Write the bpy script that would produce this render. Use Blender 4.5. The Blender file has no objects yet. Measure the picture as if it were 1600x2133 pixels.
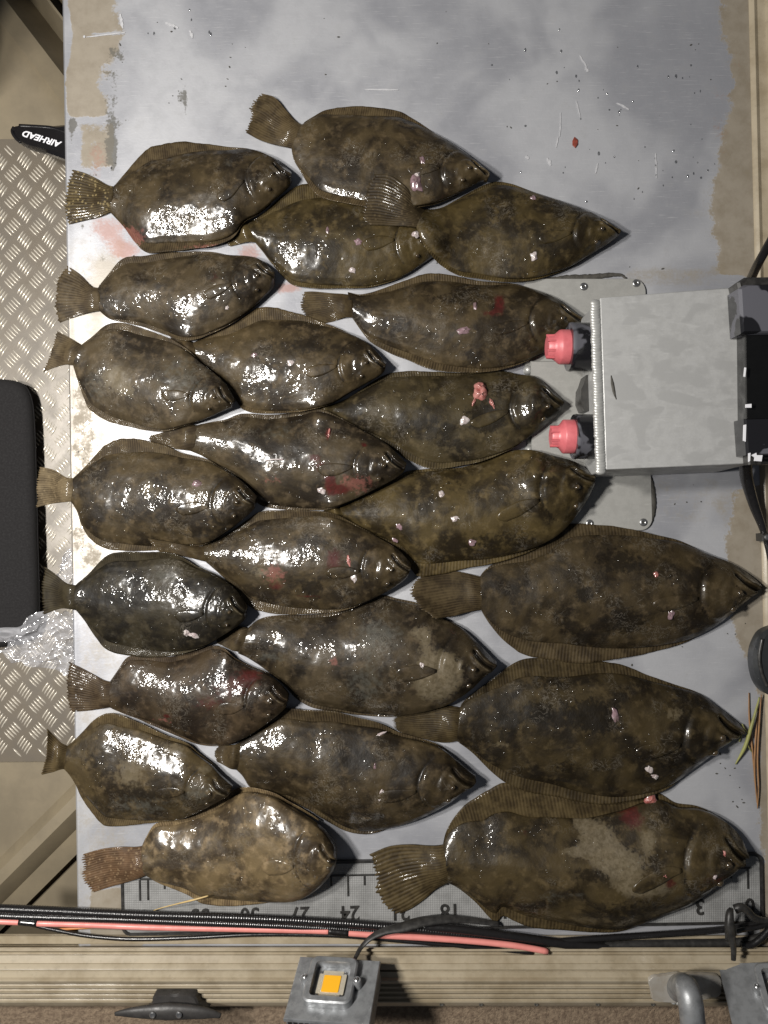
import bpy, math, random
import numpy as np
from mathutils import Vector, Matrix

# ------------------------------------------------------------------ camera, world, light
SC = bpy.context.scene
COL = SC.collection
R = math.radians
S = 0.00072            # metres per photograph pixel at deck level
CX, CY = 800.0, 1066.5
H = 1.2                # camera height above the deck

cam_d = bpy.data.cameras.new("camera")
cam = bpy.data.objects.new("camera", cam_d)
COL.objects.link(cam)
cam.location = (0, 0, H)
cam_d.sensor_fit = 'VERTICAL'
cam_d.sensor_height = 24.0
cam_d.lens = 12.0 / (CY * S / H)
cam_d.clip_start = 0.01
cam_d.clip_end = 200
SC.camera = cam

world = bpy.data.worlds.new("World")
SC.world = world
world.use_nodes = True
wn = world.node_tree
wn.nodes.clear()
w_out = wn.nodes.new("ShaderNodeOutputWorld")
w_bg = wn.nodes.new("ShaderNodeBackground")
w_bg.inputs["Color"].default_value = (0.82, 0.88, 1.0, 1)     # plain night glow, the same all round
w_bg.inputs["Strength"].default_value = 0.06
wn.links.new(w_bg.outputs[0], w_out.inputs[0])


def lamp(name, px, py, z, power, size, target, color):
    d = bpy.data.lights.new(name, 'AREA')
    d.shape = 'DISK'
    d.size = size
    d.energy = power
    d.color = color
    o = bpy.data.objects.new(name, d)
    COL.objects.link(o)
    o.location = ((px - CX) * S, (CY - py) * S, z)
    o.rotation_euler = (Vector(target) - o.location).to_track_quat('-Z', 'Y').to_euler()
    return o


# two deck lights on the boat's rail, outside the frame on the cockpit side
lamp("deck_light", -540, 560, 1.55, 27, 0.17, (0.1, 0.05, 0), (1.0, 0.965, 0.915))
lamp("deck_light", -560, 1060, 1.55, 29, 0.17, (0.1, -0.1, 0), (1.0, 0.965, 0.915))

SC.view_settings.view_transform = 'Standard'
SC.view_settings.look = 'None'
SC.view_settings.gamma = 1
SC.view_settings.use_curve_mapping = False
SC.view_settings.exposure = 0.0
SC.render.engine = 'CYCLES'
SC.cycles.max_bounces = 6
SC.cycles.transparent_max_bounces = 12
SC.cycles.caustics_reflective = False
SC.cycles.caustics_refractive = False

rng = np.random.default_rng(7)
random.seed(7)


# ------------------------------------------------------------------ helpers
def W(px, py, z=0.0):
    """a photograph pixel at height z -> metres"""
    k = S * (H - z) / H
    return np.array([(px - CX) * k, (CY - py) * k])


def W3(px, py, z=0.0):
    a = W(px, py, z)
    return Vector((a[0], a[1], z))


def tag(o, label=None, cat=None, group=None, kind=None):
    for k, v in (("label", label), ("category", cat), ("group", group), ("kind", kind)):
        if v:
            o[k] = v
    return o


def empty(name, loc):
    o = bpy.data.objects.new(name, None)
    COL.objects.link(o)
    o.location = loc
    o.empty_display_size = 0.02
    return o


def mk(name, V, F, m=None, parent=None, smooth=True, origin=None):
    """one mesh object; V in world metres, origin = where its own origin sits"""
    V = np.asarray(V, dtype=np.float32).reshape(-1, 3)
    if parent is not None:
        org = np.array(parent_loc(parent), dtype=np.float32)
    elif origin is not None:
        org = np.array(origin, dtype=np.float32)
    else:
        org = np.array([(V[:, 0].min() + V[:, 0].max()) / 2, (V[:, 1].min() + V[:, 1].max()) / 2, V[:, 2].min()], dtype=np.float32)
    me = bpy.data.meshes.new(name)
    Fl = F.tolist() if isinstance(F, np.ndarray) else F
    me.from_pydata((V - org).tolist(), [], Fl)
    me.polygons.foreach_set("use_smooth", [smooth] * len(me.polygons))
    me.update()
    o = bpy.data.objects.new(name, me)
    COL.objects.link(o)
    if m is not None:
        me.materials.append(m)
    if parent is not None:
        o.parent = parent
    else:
        o.location = org.tolist()
    return o


def parent_loc(o):
    v = Vector(o.location)
    p = o.parent
    while p is not None:
        v += p.location
        p = p.parent
    return v


def auto_smooth(o, ang=35):
    o.data.set_sharp_from_angle(angle=R(ang))
    return o


def grid_faces(n, m, off=0, flip=False):
    i = np.arange(n - 1)[:, None]
    j = np.arange(m - 1)[None, :]
    a = (i * m + j).ravel() + off
    q = np.stack([a, a + m, a + m + 1, a + 1], 1)
    return q[:, ::-1] if flip else q


def closed_sheet(top, bot):
    """top, bot: (n,m,3) grids -> closed shell V, F"""
    n, m, _ = top.shape
    V = np.concatenate([top.reshape(-1, 3), bot.reshape(-1, 3)])
    k = n * m
    F = [grid_faces(n, m), grid_faces(n, m, k, True)]
    loop = [i * m for i in range(n)] + [(n - 1) * m + j for j in range(1, m)] + \
           [i * m + m - 1 for i in range(n - 2, -1, -1)] + [j for j in range(m - 2, 0, -1)]
    loop = np.array(loop)
    nx = np.roll(loop, -1)
    F.append(np.stack([nx, loop, loop + k, nx + k], 1))
    return V, np.concatenate(F)


def vattr(o, name, arr):
    a = o.data.attributes.new(name, 'FLOAT', 'POINT')
    a.data.foreach_set("value", np.asarray(arr, dtype=np.float32).ravel())


def smooth_curve(pts, n, closed=False):
    """Catmull-Rom through pts, resampled to n points by arc length"""
    P = np.asarray(pts, dtype=float)
    dim = P.shape[1]
    if closed:
        P = np.vstack([P[-1:], P, P[:2]])
    else:
        P = np.vstack([2 * P[0] - P[1], P, 2 * P[-1] - P[-2]])
    out = []
    for i in range(1, len(P) - 2):
        p0, p1, p2, p3 = P[i - 1], P[i], P[i + 1], P[i + 2]
        d1 = max(np.linalg.norm(p2 - p1), 1e-9)
        m1 = (p2 - p0) * d1 / max(np.linalg.norm(p2 - p1) + np.linalg.norm(p1 - p0), 1e-9)
        m2 = (p3 - p1) * d1 / max(np.linalg.norm(p3 - p2) + np.linalg.norm(p2 - p1), 1e-9)
        t = np.linspace(0, 1, 14, endpoint=False)[:, None]
        h00 = 2 * t ** 3 - 3 * t ** 2 + 1
        h10 = t ** 3 - 2 * t ** 2 + t
        h01 = -2 * t ** 3 + 3 * t ** 2
        h11 = t ** 3 - t ** 2
        out.append(h00 * p1 + h10 * m1 + h01 * p2 + h11 * m2)
    out.append(P[-2][None])
    Q = np.vstack(out)
    L = np.concatenate([[0], np.cumsum(np.linalg.norm(np.diff(Q, axis=0), axis=1))])
    u = np.linspace(0, L[-1], n)
    return np.stack([np.interp(u, L, Q[:, k]) for k in range(dim)], 1)


def sstep(a, b, x):
    t = np.clip((x - a) / (b - a), 0, 1)
    return t * t * (3 - 2 * t)


def vnoise(x, y, seed=0):
    """smooth value noise in 0..1 on numpy arrays"""
    xi = np.floor(x).astype(np.int64)
    yi = np.floor(y).astype(np.int64)
    fx, fy = x - xi, y - yi
    fx = fx * fx * (3 - 2 * fx)
    fy = fy * fy * (3 - 2 * fy)

    def h(a, b):
        n = (a * 374761393 + b * 668265263 + seed * 982451653) & 0x7fffffff
        n = ((n ^ (n >> 13)) * 1274126177) & 0x7fffffff
        return ((n ^ (n >> 16)) & 0xffff) / 65535.0
    return (h(xi, yi) * (1 - fx) + h(xi + 1, yi) * fx) * (1 - fy) + (h(xi, yi + 1) * (1 - fx) + h(xi + 1, yi + 1) * fx) * fy


def fnoise(x, y, seed=0, oct=3):
    v, a, t = 0, 1.0, 0
    for k in range(oct):
        v = v + a * vnoise(x * 2 ** k, y * 2 ** k, seed + k * 17)
        t += a
        a *= 0.5
    return v / t


def tube(path, r, seg=10, n=60, flat=1.0, rib=0.0, ribn=0, close=False):
    """V, F of a tube swept along a smoothed 3D path; r may be a list"""
    C = smooth_curve(path, n)
    rr = np.full(n, r) if np.isscalar(r) else np.interp(np.linspace(0, 1, n), np.linspace(0, 1, len(r)), r)
    if rib:
        rr = rr * (1 + rib * (0.5 + 0.5 * np.sin(np.arange(n) * 2 * np.pi * ribn / n)))
    T = np.gradient(C, axis=0)
    T /= np.linalg.norm(T, axis=1)[:, None] + 1e-12
    V = []
    side = None
    for i in range(n):
        if side is None:
            up = np.array([0, 0, 1.0]) if abs(T[i][2]) < 0.8 else np.array([0, 1.0, 0])
            side = np.cross(T[i], up)
        side = side - T[i] * side.dot(T[i])
        side /= np.linalg.norm(side) + 1e-12
        u2 = np.cross(side, T[i])
        for k in range(seg):
            a = 2 * math.pi * k / seg
            V.append(C[i] + rr[i] * (math.cos(a) * side + math.sin(a) * u2 * flat))
    F = []
    for i in range(n - 1):
        for k in range(seg):
            F.append([i * seg + k, i * seg + (k + 1) % seg, (i + 1) * seg + (k + 1) % seg, (i + 1) * seg + k])
    F.append(list(range(seg))[::-1])
    F.append([(n - 1) * seg + k for k in range(seg)])
    return V, F


class MB:
    """collects simple shapes into one mesh"""

    def __init__(self):
        self.V, self.F = [], []

    def add(self, V, F):
        o = len(self.V)
        self.V += [tuple(v) for v in V]
        self.F += [[i + o for i in f] for f in (F.tolist() if isinstance(F, np.ndarray) else F)]
        return self

    def prism(self, outline, z0, z1, M=None, bevel=0.0):
        """outline [(x,y)] counter-clockwise, raised from z0 to z1, optional small chamfer at the top"""
        P = np.asarray(outline, dtype=float)
        n = len(P)
        rings = [(P, z0)]
        if bevel:
            c = P.mean(0)
            d = np.linalg.norm(P - c, axis=1)[:, None] + 1e-9
            rings += [(P, z1 - bevel), (c + (P - c) * (1 - bevel / d), z1)]
        else:
            rings += [(P, z1)]
        V = [(x, y, z) for ring, z in rings for x, y in ring]
        F = []
        for k in range(len(rings) - 1):
            for i in range(n):
                j = (i + 1) % n
                F.append([k * n + i, k * n + j, (k + 1) * n + j, (k + 1) * n + i])
        F.append(list(range(n))[::-1])
        F.append([(len(rings) - 1) * n + i for i in range(n)])
        if M is not None:
            V = [tuple(M @ Vector(v)) for v in V]
        return self.add(V, F)

    def box(self, c, s, M=None, bevel=0.0):
        x, y, z = c
        a, b, h = s[0] / 2, s[1] / 2, s[2] / 2
        return self.prism([(x - a, y - b), (x + a, y - b), (x + a, y + b), (x - a, y + b)], z - h, z + h, M, bevel)

    def lathe(self, prof, M, seg=24):
        """prof [(r, h)] turned about local Z, placed by matrix M"""
        V, F = [], []
        for r, h in prof:
            for k in range(seg):
                a = 2 * math.pi * k / seg
                V.append(tuple(M @ Vector((r * math.cos(a), r * math.sin(a), h))))
        for i in range(len(prof) - 1):
            for k in range(seg):
                F.append([i * seg + k, i * seg + (k + 1) % seg, (i + 1) * seg + (k + 1) % seg, (i + 1) * seg + k])
        F.append(list(range(seg))[::-1])
        F.append([(len(prof) - 1) * seg + k for k in range(seg)])
        return self.add(V, F)

    def build(self, name, m, parent=None, smooth=False, ang=35):
        o = mk(name, self.V, self.F, m, parent, True)
        o.data.set_sharp_from_angle(angle=R(ang))
        return o


def rrect(x0, y0, x1, y1, r, n=6):
    """rounded rectangle outline, counter-clockwise"""
    out = []
    for cx, cy, a0 in ((x1 - r, y0 + r, -90), (x1 - r, y1 - r, 0), (x0 + r, y1 - r, 90), (x0 + r, y0 + r, 180)):
        for k in range(n + 1):
            a = R(a0 + 90 * k / n)
            out.append((cx + r * math.cos(a), cy + r * math.sin(a)))
    return out


def poly_px(pts, z):
    """pixel outline -> world outline, counter-clockwise"""
    P = np.array([W(x, y, z) for x, y in pts])
    a = 0.5 * np.sum(P[:, 0] * np.roll(P[:, 1], -1) - np.roll(P[:, 0], -1) * P[:, 1])
    return P if a > 0 else P[::-1]


# ------------------------------------------------------------------ materials
class NT:
    def __init__(self, name):
        self.m = bpy.data.materials.new(name)
        self.m.use_nodes = True
        self.t = self.m.node_tree
        self.t.nodes.clear()
        self.out = self.t.nodes.new("ShaderNodeOutputMaterial")
        self.p = self.t.nodes.new("ShaderNodeBsdfPrincipled")
        self.t.links.new(self.p.outputs[0], self.out.inputs[0])
        self.tc = self.t.nodes.new("ShaderNodeTexCoord")

    def n(self, typ, **kw):
        nd = self.t.nodes.new("ShaderNode" + typ)
        for k, v in kw.items():
            setattr(nd, k, v)
        return nd

    def set(self, sock, v):
        if hasattr(v, "is_output") or isinstance(v, bpy.types.NodeSocket):
            self.t.links.new(v, sock)
        elif isinstance(v, (tuple, list)) and len(v) == 3 and sock.type == 'RGBA':
            sock.default_value = (*v, 1)
        else:
            sock.default_value = v

    def P(self, **kw):
        for k, v in kw.items():
            self.set(self.p.inputs[k.replace("_", " ")], v)

    def coord(self, scale=(1, 1, 1), loc=(0, 0, 0), rot=(0, 0, 0)):
        mp = self.n("Mapping")
        self.t.links.new(self.tc.outputs["Object"], mp.inputs[0])
        mp.inputs["Location"].default_value = loc
        mp.inputs["Rotation"].default_value = rot
        mp.inputs["Scale"].default_value = scale
        return mp.outputs[0]

    def noise(self, vec, scale, detail=4, rough=0.55, dist=0.0):
        nd = self.n("TexNoise")
        self.t.links.new(vec, nd.inputs["Vector"])
        nd.inputs["Scale"].default_value = scale
        nd.inputs["Detail"].default_value = detail
        nd.inputs["Roughness"].default_value = rough
        nd.inputs["Distortion"].default_value = dist
        return nd.outputs["Fac"]

    def vor(self, vec, scale, feature='F1', smooth=None):
        nd = self.n("TexVoronoi", feature=feature)
        self.t.links.new(vec, nd.inputs["Vector"])
        nd.inputs["Scale"].default_value = scale
        if smooth is not None and feature == 'SMOOTH_F1':
            nd.inputs["Smoothness"].default_value = smooth
        return nd.outputs["Distance"]

    def attr(self, name):
        nd = self.n("Attribute", attribute_name=name)
        return nd.outputs["Fac"]

    def math(self, op, a, b=0.0, c=None, clamp=False):
        nd = self.n("Math", operation=op, use_clamp=clamp)
        self.set(nd.inputs[0], a)
        self.set(nd.inputs[1], b)
        if c is not None:
            self.set(nd.inputs[2], c)
        return nd.outputs[0]

    def ramp(self, v, lo, hi, a=0.0, b=1.0):
        nd = self.n("MapRange", interpolation_type='SMOOTHSTEP')
        self.set(nd.inputs[0], v)
        for i, x in zip((1, 2, 3, 4), (lo, hi, a, b)):
            nd.inputs[i].default_value = x
        return nd.outputs[0]

    def mix(self, f, a, b):
        nd = self.n("Mix", data_type='RGBA')
        self.set(nd.inputs[0], f)
        self.set(nd.inputs[6], a)
        self.set(nd.inputs[7], b)
        return nd.outputs[2]

    def bump(self, h, strength, dist=0.001, normal=None):
        nd = self.n("Bump")
        nd.inputs["Strength"].default_value = strength
        nd.inputs["Distance"].default_value = dist
        self.set(nd.inputs["Height"], h)
        if normal is not None:
            self.t.links.new(normal, nd.inputs["Normal"])
        return nd.outputs[0]


def fish_skin(name, seed, dark, mid, light, wet=0.5, grey=0.0):
    """wet mottled flatfish skin; stain and painted shade masks come from the mesh as low-detail attributes"""
    k = NT(name)
    v = k.coord(loc=(seed * 3.17, seed * 1.31, seed * 0.7))
    big = k.noise(v, 19, 5, 0.58, 0.5)
    fine = k.noise(v, 150, 4, 0.62)
    speck = k.noise(v, 420, 2, 0.5)
    spot = k.vor(v, 30, 'SMOOTH_F1', 0.5)
    c = k.mix(k.ramp(big, 0.38, 0.64), tuple(0.75 * x for x in dark), mid)
    c = k.mix(k.math('MULTIPLY', k.ramp(k.noise(v, 70, 4, 0.6), 0.48, 0.75), 0.6), c, light)
    c = k.mix(k.math('MULTIPLY', k.ramp(spot, 0.26, 0.12), 0.55), c, dark)
    c = k.mix(k.math('MULTIPLY', k.ramp(speck, 0.58, 0.78), 0.16), c, light)
    nz = k.math('MULTIPLY', k.math('SUBTRACT', fine, 0.5), 1.3)

    def mask(attr, lo=0.3, hi=0.5, amt=1.0):
        return k.math('MULTIPLY', k.ramp(k.math('ADD', k.attr(attr), nz), lo, hi), k.math('MULTIPLY', k.ramp(k.attr(attr), 0.02, 0.25), amt))
    c = k.mix(mask("dark", 0.25, 0.6, 0.8), c, tuple(x * 0.45 for x in dark))
    c = k.mix(mask("slime", 0.3, 0.8, 0.5), c, (0.085, 0.083, 0.068))
    thin = k.math('ABSOLUTE', k.math('SUBTRACT', k.noise(v, 75, 4, 0.6, 1.6), 0.5))
    c = k.mix(k.math('MULTIPLY', k.math('MULTIPLY', k.ramp(thin, 0.035, 0.004), k.ramp(k.noise(v, 21, 2, 0.5), 0.5, 0.68)), 0.4), c, (0.17, 0.15, 0.12))
    c = k.mix(mask("pale", 0.25, 0.6, 0.75), c, k.mix(k.ramp(fine, 0.35, 0.65), (0.165, 0.135, 0.088), (0.10, 0.079, 0.046)))
    c = k.mix(mask("pink", 0.3, 0.6, 0.6), c, (0.20, 0.075, 0.06))
    c = k.mix(mask("blood", 0.28, 0.8, 0.85), c, k.mix(k.ramp(fine, 0.4, 0.6), (0.075, 0.010, 0.009), (0.045, 0.008, 0.006)))
    # slime film: coarse ripples that break the light into sparkles
    rip = k.noise(v, 300, 2, 0.5)
    wr = k.noise(v, 90, 3, 0.55)
    sc = k.vor(v, 620)
    hgt = k.math('ADD', k.math('ADD', k.math('MULTIPLY', rip, 0.9), k.math('MULTIPLY', wr, 1.6)), k.math('MULTIPLY', sc, 0.16))
    nb = k.bump(hgt, 0.5, 0.0006)
    patch = k.noise(v, 32, 2, 0.5)
    film = k.bump(k.math('ADD', k.math('MULTIPLY', k.math('SUBTRACT', k.noise(v, 215, 1.5, 0.5), 0.5), k.ramp(patch, 0.40, 0.62, 0.10, 1.0)), k.math('ADD', k.math('MULTIPLY', wr, 0.28), k.math('MULTIPLY', k.ramp(k.vor(v, 135), 0.30, 0.04), k.ramp(k.noise(v, 48, 2, 0.5), 0.50, 0.60, 0.0, 1.9)))), wet, 0.00135)
    k.P(Base_Color=c, Roughness=k.ramp(big, 0.3, 0.7, 0.55, 0.45), Normal=nb, Coat_Weight=k.ramp(k.noise(v, 60, 3, 0.5), 0.35, 0.65, 0.12, 0.85), Coat_Roughness=k.ramp(patch, 0.4, 0.6, 0.16, 0.05))
    k.p.inputs["Specular IOR Level"].default_value = 0.16
    k.t.links.new(film, k.p.inputs["Coat Normal"])
    return k.m


def fin_skin(name, seed, base, light, dark, spots=0.0):
    k = NT(name)
    v = k.coord(loc=(seed * 2.1, seed * 0.9, 0))
    ray = k.attr("ray")
    r = k.math('ADD', k.math('MULTIPLY', k.math('SINE', k.math('MULTIPLY', ray, 2 * math.pi)), 0.5), 0.5)
    big = k.noise(v, 60, 3, 0.6)
    fine = k.noise(v, 220, 3, 0.6)
    c = k.mix(k.ramp(big, 0.35, 0.65), dark, base)
    c = k.mix(k.math('MULTIPLY', r, k.ramp(k.noise(v, 35, 2, 0.5), 0.3, 0.7, 0.08, 0.34)), c, light)
    c = k.mix(k.math('MULTIPLY', k.ramp(fine, 0.55, 0.75), 0.35), c, dark)
    if spots:
        c = k.mix(k.math('MULTIPLY', k.ramp(k.vor(v, 170, 'SMOOTH_F1', 0.3), 0.36, 0.2), spots), c, light)
    c = k.mix(k.math('MULTIPLY', k.ramp(k.math('ADD', k.attr("pink"), k.math('SUBTRACT', fine, 0.5)), 0.3, 0.6), 0.7), c, (0.22, 0.09, 0.07))
    nb = k.bump(k.math('ADD', k.math('MULTIPLY', r, 0.5), k.math('MULTIPLY', fine, 0.7)), 0.5, 0.0008)
    k.p.inputs["Specular IOR Level"].default_value = 0.12
    k.P(Base_Color=c, Roughness=0.55, Normal=nb, Coat_Weight=k.ramp(big, 0.45, 0.65, 0.0, 0.45), Coat_Roughness=0.1)
    k.t.links.new(nb, k.p.inputs["Coat Normal"])
    k.p.inputs["Subsurface Weight"].default_value = 0.0
    return k.m


def simple(name, col, rough=0.5, metal=0.0, var=0.15, scale=60, bump=0.15, col2=None, coat=0.0, bdist=0.001):
    k = NT(name)
    v = k.coord()
    a = k.noise(v, scale, 5, 0.6)
    b = k.noise(v, scale * 7, 3, 0.6)
    c2 = col2 or tuple(max(0, x * (1 - 2.2 * var)) for x in col)
    c = k.mix(k.ramp(a, 0.35, 0.7), col, c2)
    c = k.mix(k.math('MULTIPLY', k.ramp(b, 0.55, 0.75), var), c, tuple(x * 0.5 for x in col))
    k.P(Base_Color=c, Roughness=k.ramp(a, 0.3, 0.7, rough - 0.07, min(1, rough + 0.1)), Metallic=metal, Coat_Weight=coat, Coat_Roughness=0.12,
        Normal=k.bump(k.math('ADD', a, k.math('MULTIPLY', b, 0.4)), bump, bdist))
    return k.m


def wet_plastic():
    """black plastic with dull grey dried-water film in blots"""
    k = NT("black plastic with water film")
    v = k.coord()
    a = k.noise(v, 22, 3, 0.5, 0.4)
    f = k.ramp(a, 0.50, 0.54)
    c = k.mix(f, (0.012, 0.012, 0.014), (0.10, 0.10, 0.115))
    k.P(Base_Color=c, Roughness=k.ramp(a, 0.5, 0.54, 0.22, 0.5), Normal=k.bump(k.noise(v, 300, 2), 0.15, 0.0005))
    return k.m


def aluminium(name, base=(0.52, 0.52, 0.51), damp=True):
    """mill aluminium with damp darker blots and grain"""
    k = NT(name)
    v = k.coord()
    vs = k.coord(scale=(1, 5, 1))
    a = k.noise(v, 70, 6, 0.7)
    st = k.noise(vs, 45, 5, 0.65)
    blot = k.noise(k.coord(scale=(1, 1.7, 1)), 17, 3, 0.5, 0.5)
    c = k.mix(k.ramp(a, 0.35, 0.65), base, tuple(x * 0.82 for x in base))
    c = k.mix(k.math('MULTIPLY', k.ramp(st, 0.55, 0.7), 0.3), c, tuple(x * 1.25 for x in base))
    if damp:
        c = k.mix(k.math('MULTIPLY', k.ramp(blot, 0.50, 0.57), 0.5), c, tuple(x * 0.72 for x in base))
    k.P(Base_Color=c, Roughness=k.ramp(a, 0.3, 0.7, 0.42, 0.58), Metallic=0.35, Normal=k.bump(k.math('ADD', a, st), 0.2, 0.0006))
    return k.m


def deck_mat():
    k = NT("deck aluminium with worn tan paint")
    v = k.coord()
    lo = k.noise(v, 5.5, 3, 0.55, 0.4)
    md = k.noise(v, 34, 5, 0.65)
    hi = k.noise(v, 260, 4, 0.65)
    sx = k.noise(k.coord(scale=(3, 60, 1)), 9, 4, 0.7)
    sd = k.noise(k.coord(scale=(9, 120, 1), rot=(0, 0, R(38))), 6, 4, 0.7)
    # bare metal: cool grey, cloudy with water film
    c = k.mix(k.ramp(lo, 0.38, 0.62), (0.305, 0.31, 0.335), (0.44, 0.445, 0.465))
    c = k.mix(k.math('MULTIPLY', k.ramp(md, 0.5, 0.75), 0.35), c, (0.31, 0.31, 0.315))
    c = k.mix(k.math('MULTIPLY', k.ramp(sx, 0.56, 0.72), 0.5), c, (0.55, 0.55, 0.56))
    c = k.mix(k.math('MULTIPLY', k.ramp(sd, 0.6, 0.75), 0.45), c, (0.56, 0.56, 0.58))
    c = k.mix(k.math('MULTIPLY', k.ramp(hi, 0.66, 0.76), 0.5), c, (0.16, 0.155, 0.14))
    nz = k.math('ADD', k.math('MULTIPLY', k.math('SUBTRACT', md, 0.5), 0.9), k.math('MULTIPLY', k.math('SUBTRACT', hi, 0.5), 0.5))
    sc = k.ramp(k.math('ADD', k.attr("scum_shade"), nz), 0.25, 0.75)
    c = k.mix(k.math('MULTIPLY', sc, 0.6), c, (0.30, 0.25, 0.17))
    t = k.ramp(k.math('ADD', k.attr("tan"), k.math('MULTIPLY', nz, 1.7)), 0.34, 0.66)
    tanc = k.mix(k.ramp(md, 0.35, 0.7), (0.265, 0.225, 0.165), (0.205, 0.168, 0.115))
    c = k.mix(k.math('MULTIPLY', t, 0.88), c, tanc)
    pk = k.ramp(k.math('ADD', k.attr("pink"), k.math('MULTIPLY', nz, 1.2)), 0.3, 0.7)
    c = k.mix(k.math('MULTIPLY', pk, 0.6), c, (0.33, 0.15, 0.11))
    bl = k.math('MULTIPLY', k.ramp(k.math('ADD', k.attr("grime"), k.math('MULTIPLY', nz, 1.5)), 0.42, 0.6), 0.8)
    c = k.mix(bl, c, (0.10, 0.095, 0.08))
    rg = k.ramp(md, 0.3, 0.7, 0.40, 0.56)
    rg = k.math('ADD', rg, k.math('MULTIPLY', t, 0.06))
    k.P(Base_Color=c, Roughness=rg, Metallic=k.math('MULTIPLY', k.math('SUBTRACT', 1.0, t), 0.3),
        Normal=k.bump(k.math('ADD', k.math('MULTIPLY', md, 1.0), k.math('ADD', k.math('MULTIPLY', hi, 0.5), k.math('MULTIPLY', t, 0.6))), 0.22, 0.0009))
    return k.m


M_TAN = simple("tan boat paint", (0.38, 0.325, 0.235), 0.38, 0, 0.3, 22, 0.25, (0.27, 0.22, 0.145), coat=0.25)
M_TAN2 = simple("tan boat paint dull", (0.225, 0.185, 0.122), 0.55, 0, 0.12, 10, 0.2)
M_TREAD = simple("tan painted tread plate", (0.165, 0.14, 0.108), 0.36, 0.1, 0.12, 22, 0.12, coat=0.4)
M_BAR = simple("worn bright tread bar", (0.66, 0.61, 0.52), 0.28, 0.25, 0.1, 60, 0.1)
M_GROUND = simple("wet brown ground", (0.17, 0.125, 0.08), 0.8, 0, 0.3, 60, 0.8, (0.09, 0.06, 0.04), bdist=0.004)
M_DOCK = simple("brown dock carpet", (0.27, 0.2, 0.135), 0.85, 0, 0.3, 140, 1.0, (0.15, 0.105, 0.07), bdist=0.004)
M_ALU = aluminium("mill aluminium")
M_ALUP = aluminium("aluminium plate", (0.43, 0.425, 0.4), False)
M_CAST = simple("cast aluminium", (0.36, 0.37, 0.38), 0.42, 0.55, 0.18, 80, 0.2)
M_WELD = simple("weld metal", (0.5, 0.5, 0.48), 0.42, 0.45, 0.1, 120, 0.2)
M_RUB = simple("black rubber", (0.02, 0.019, 0.018), 0.42, 0, 0.2, 120, 0.2, (0.035, 0.033, 0.03))
M_CABLE = simple("black cable sheath", (0.013, 0.012, 0.012), 0.27, 0, 0.2, 150, 0.15, coat=0.3)
M_PLAST = wet_plastic()
M_CLEAT = simple("grey black nylon", (0.045, 0.042, 0.04), 0.45, 0, 0.2, 100, 0.25)
M_RED = simple("red plastic", (0.60, 0.15, 0.165), 0.42, 0, 0.12, 90, 0.12, (0.52, 0.115, 0.13))
M_PINK = simple("pink red wire sheath", (0.74, 0.27, 0.235), 0.4, 0, 0.08, 60, 0.05, (0.66, 0.225, 0.195))
M_ORANGE = simple("orange wire sheath", (0.55, 0.2, 0.05), 0.4, 0, 0.05, 40, 0.05)
M_PHOS = simple("yellow phosphor", (0.9, 0.46, 0.02), 0.5, 0, 0.02, 40, 0.02, (0.9, 0.44, 0.015))
M_LEDB = simple("led board", (0.62, 0.56, 0.44), 0.3, 0.3, 0.08, 90, 0.1)
M_STEEL = simple("stainless steel", (0.5, 0.5, 0.5), 0.25, 0.9, 0.1, 150, 0.1)
M_RULER = None
M_WHITE = simple("white print", (0.75, 0.75, 0.78), 0.5, 0, 0.03, 40, 0.02, (0.72, 0.72, 0.75))
M_FAB = simple("black padded cloth", (0.008, 0.0072, 0.0075), 0.9, 0, 0.3, 300, 0.4, (0.011, 0.010, 0.0105))
M_BLKG = simple("glossy black coating", (0.012, 0.011, 0.012), 0.16, 0, 0.2, 30, 0.15, coat=0.6)
M_STRAW = simple("dry straw", (0.55, 0.40, 0.18), 0.5, 0, 0.1, 60, 0.1)
M_NEEDLE = simple("brown pine needle", (0.30, 0.16, 0.07), 0.5, 0, 0.15, 60, 0.1)
M_GREEN = simple("green pine needle", (0.27, 0.27, 0.09), 0.5, 0, 0.15, 60, 0.1)
M_FLESH = simple("raw pink flesh", (0.44, 0.20, 0.175), 0.25, 0, 0.25, 110, 0.5, (0.26, 0.055, 0.045), coat=0.8, bdist=0.002)
M_WHITEF = simple("pale torn flesh", (0.52, 0.47, 0.45), 0.3, 0, 0.12, 140, 0.4, (0.33, 0.26, 0.26), coat=0.8, bdist=0.002)
M_MAUVE = simple("mauve swollen skin", (0.26, 0.17, 0.19), 0.25, 0, 0.2, 90, 0.3, (0.09, 0.06, 0.055), coat=0.8)
M_EYE = simple("fish eye", (0.03, 0.022, 0.014), 0.12, 0, 0.3, 300, 0.05, (0.09, 0.065, 0.035), coat=1.0)
M_STREAK = simple("pale glint streak", (0.50, 0.50, 0.515), 0.35, 0, 0.1, 200, 0.2, (0.40, 0.40, 0.415))  # pale colour standing in for glints on the wet deck
M_GRIME = simple("dark grime", (0.07, 0.065, 0.055), 0.7, 0, 0.2, 200, 0.3)


def ruler_mat():
    k = NT("grey ruler plastic")
    v = k.coord()
    a = k.noise(v, 40, 4, 0.6)
    c = k.mix(k.ramp(a, 0.35, 0.7), (0.27, 0.27, 0.265), (0.20, 0.20, 0.195))
    d = k.vor(v, 300)
    for nd in k.t.nodes:
        if nd.bl_idname == 'ShaderNodeTexVoronoi':
            nd.inputs['Randomness'].default_value = 0.1
    c = k.mix(k.math('MULTIPLY', k.ramp(d, 0.5, 0.75), 0.45), c, (0.12, 0.12, 0.12))
    k.P(Base_Color=c, Roughness=0.38, Normal=k.bump(k.math('MULTIPLY', d, -1.0), 0.7, 0.0012))
    return k.m


M_RULER = ruler_mat()


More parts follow.
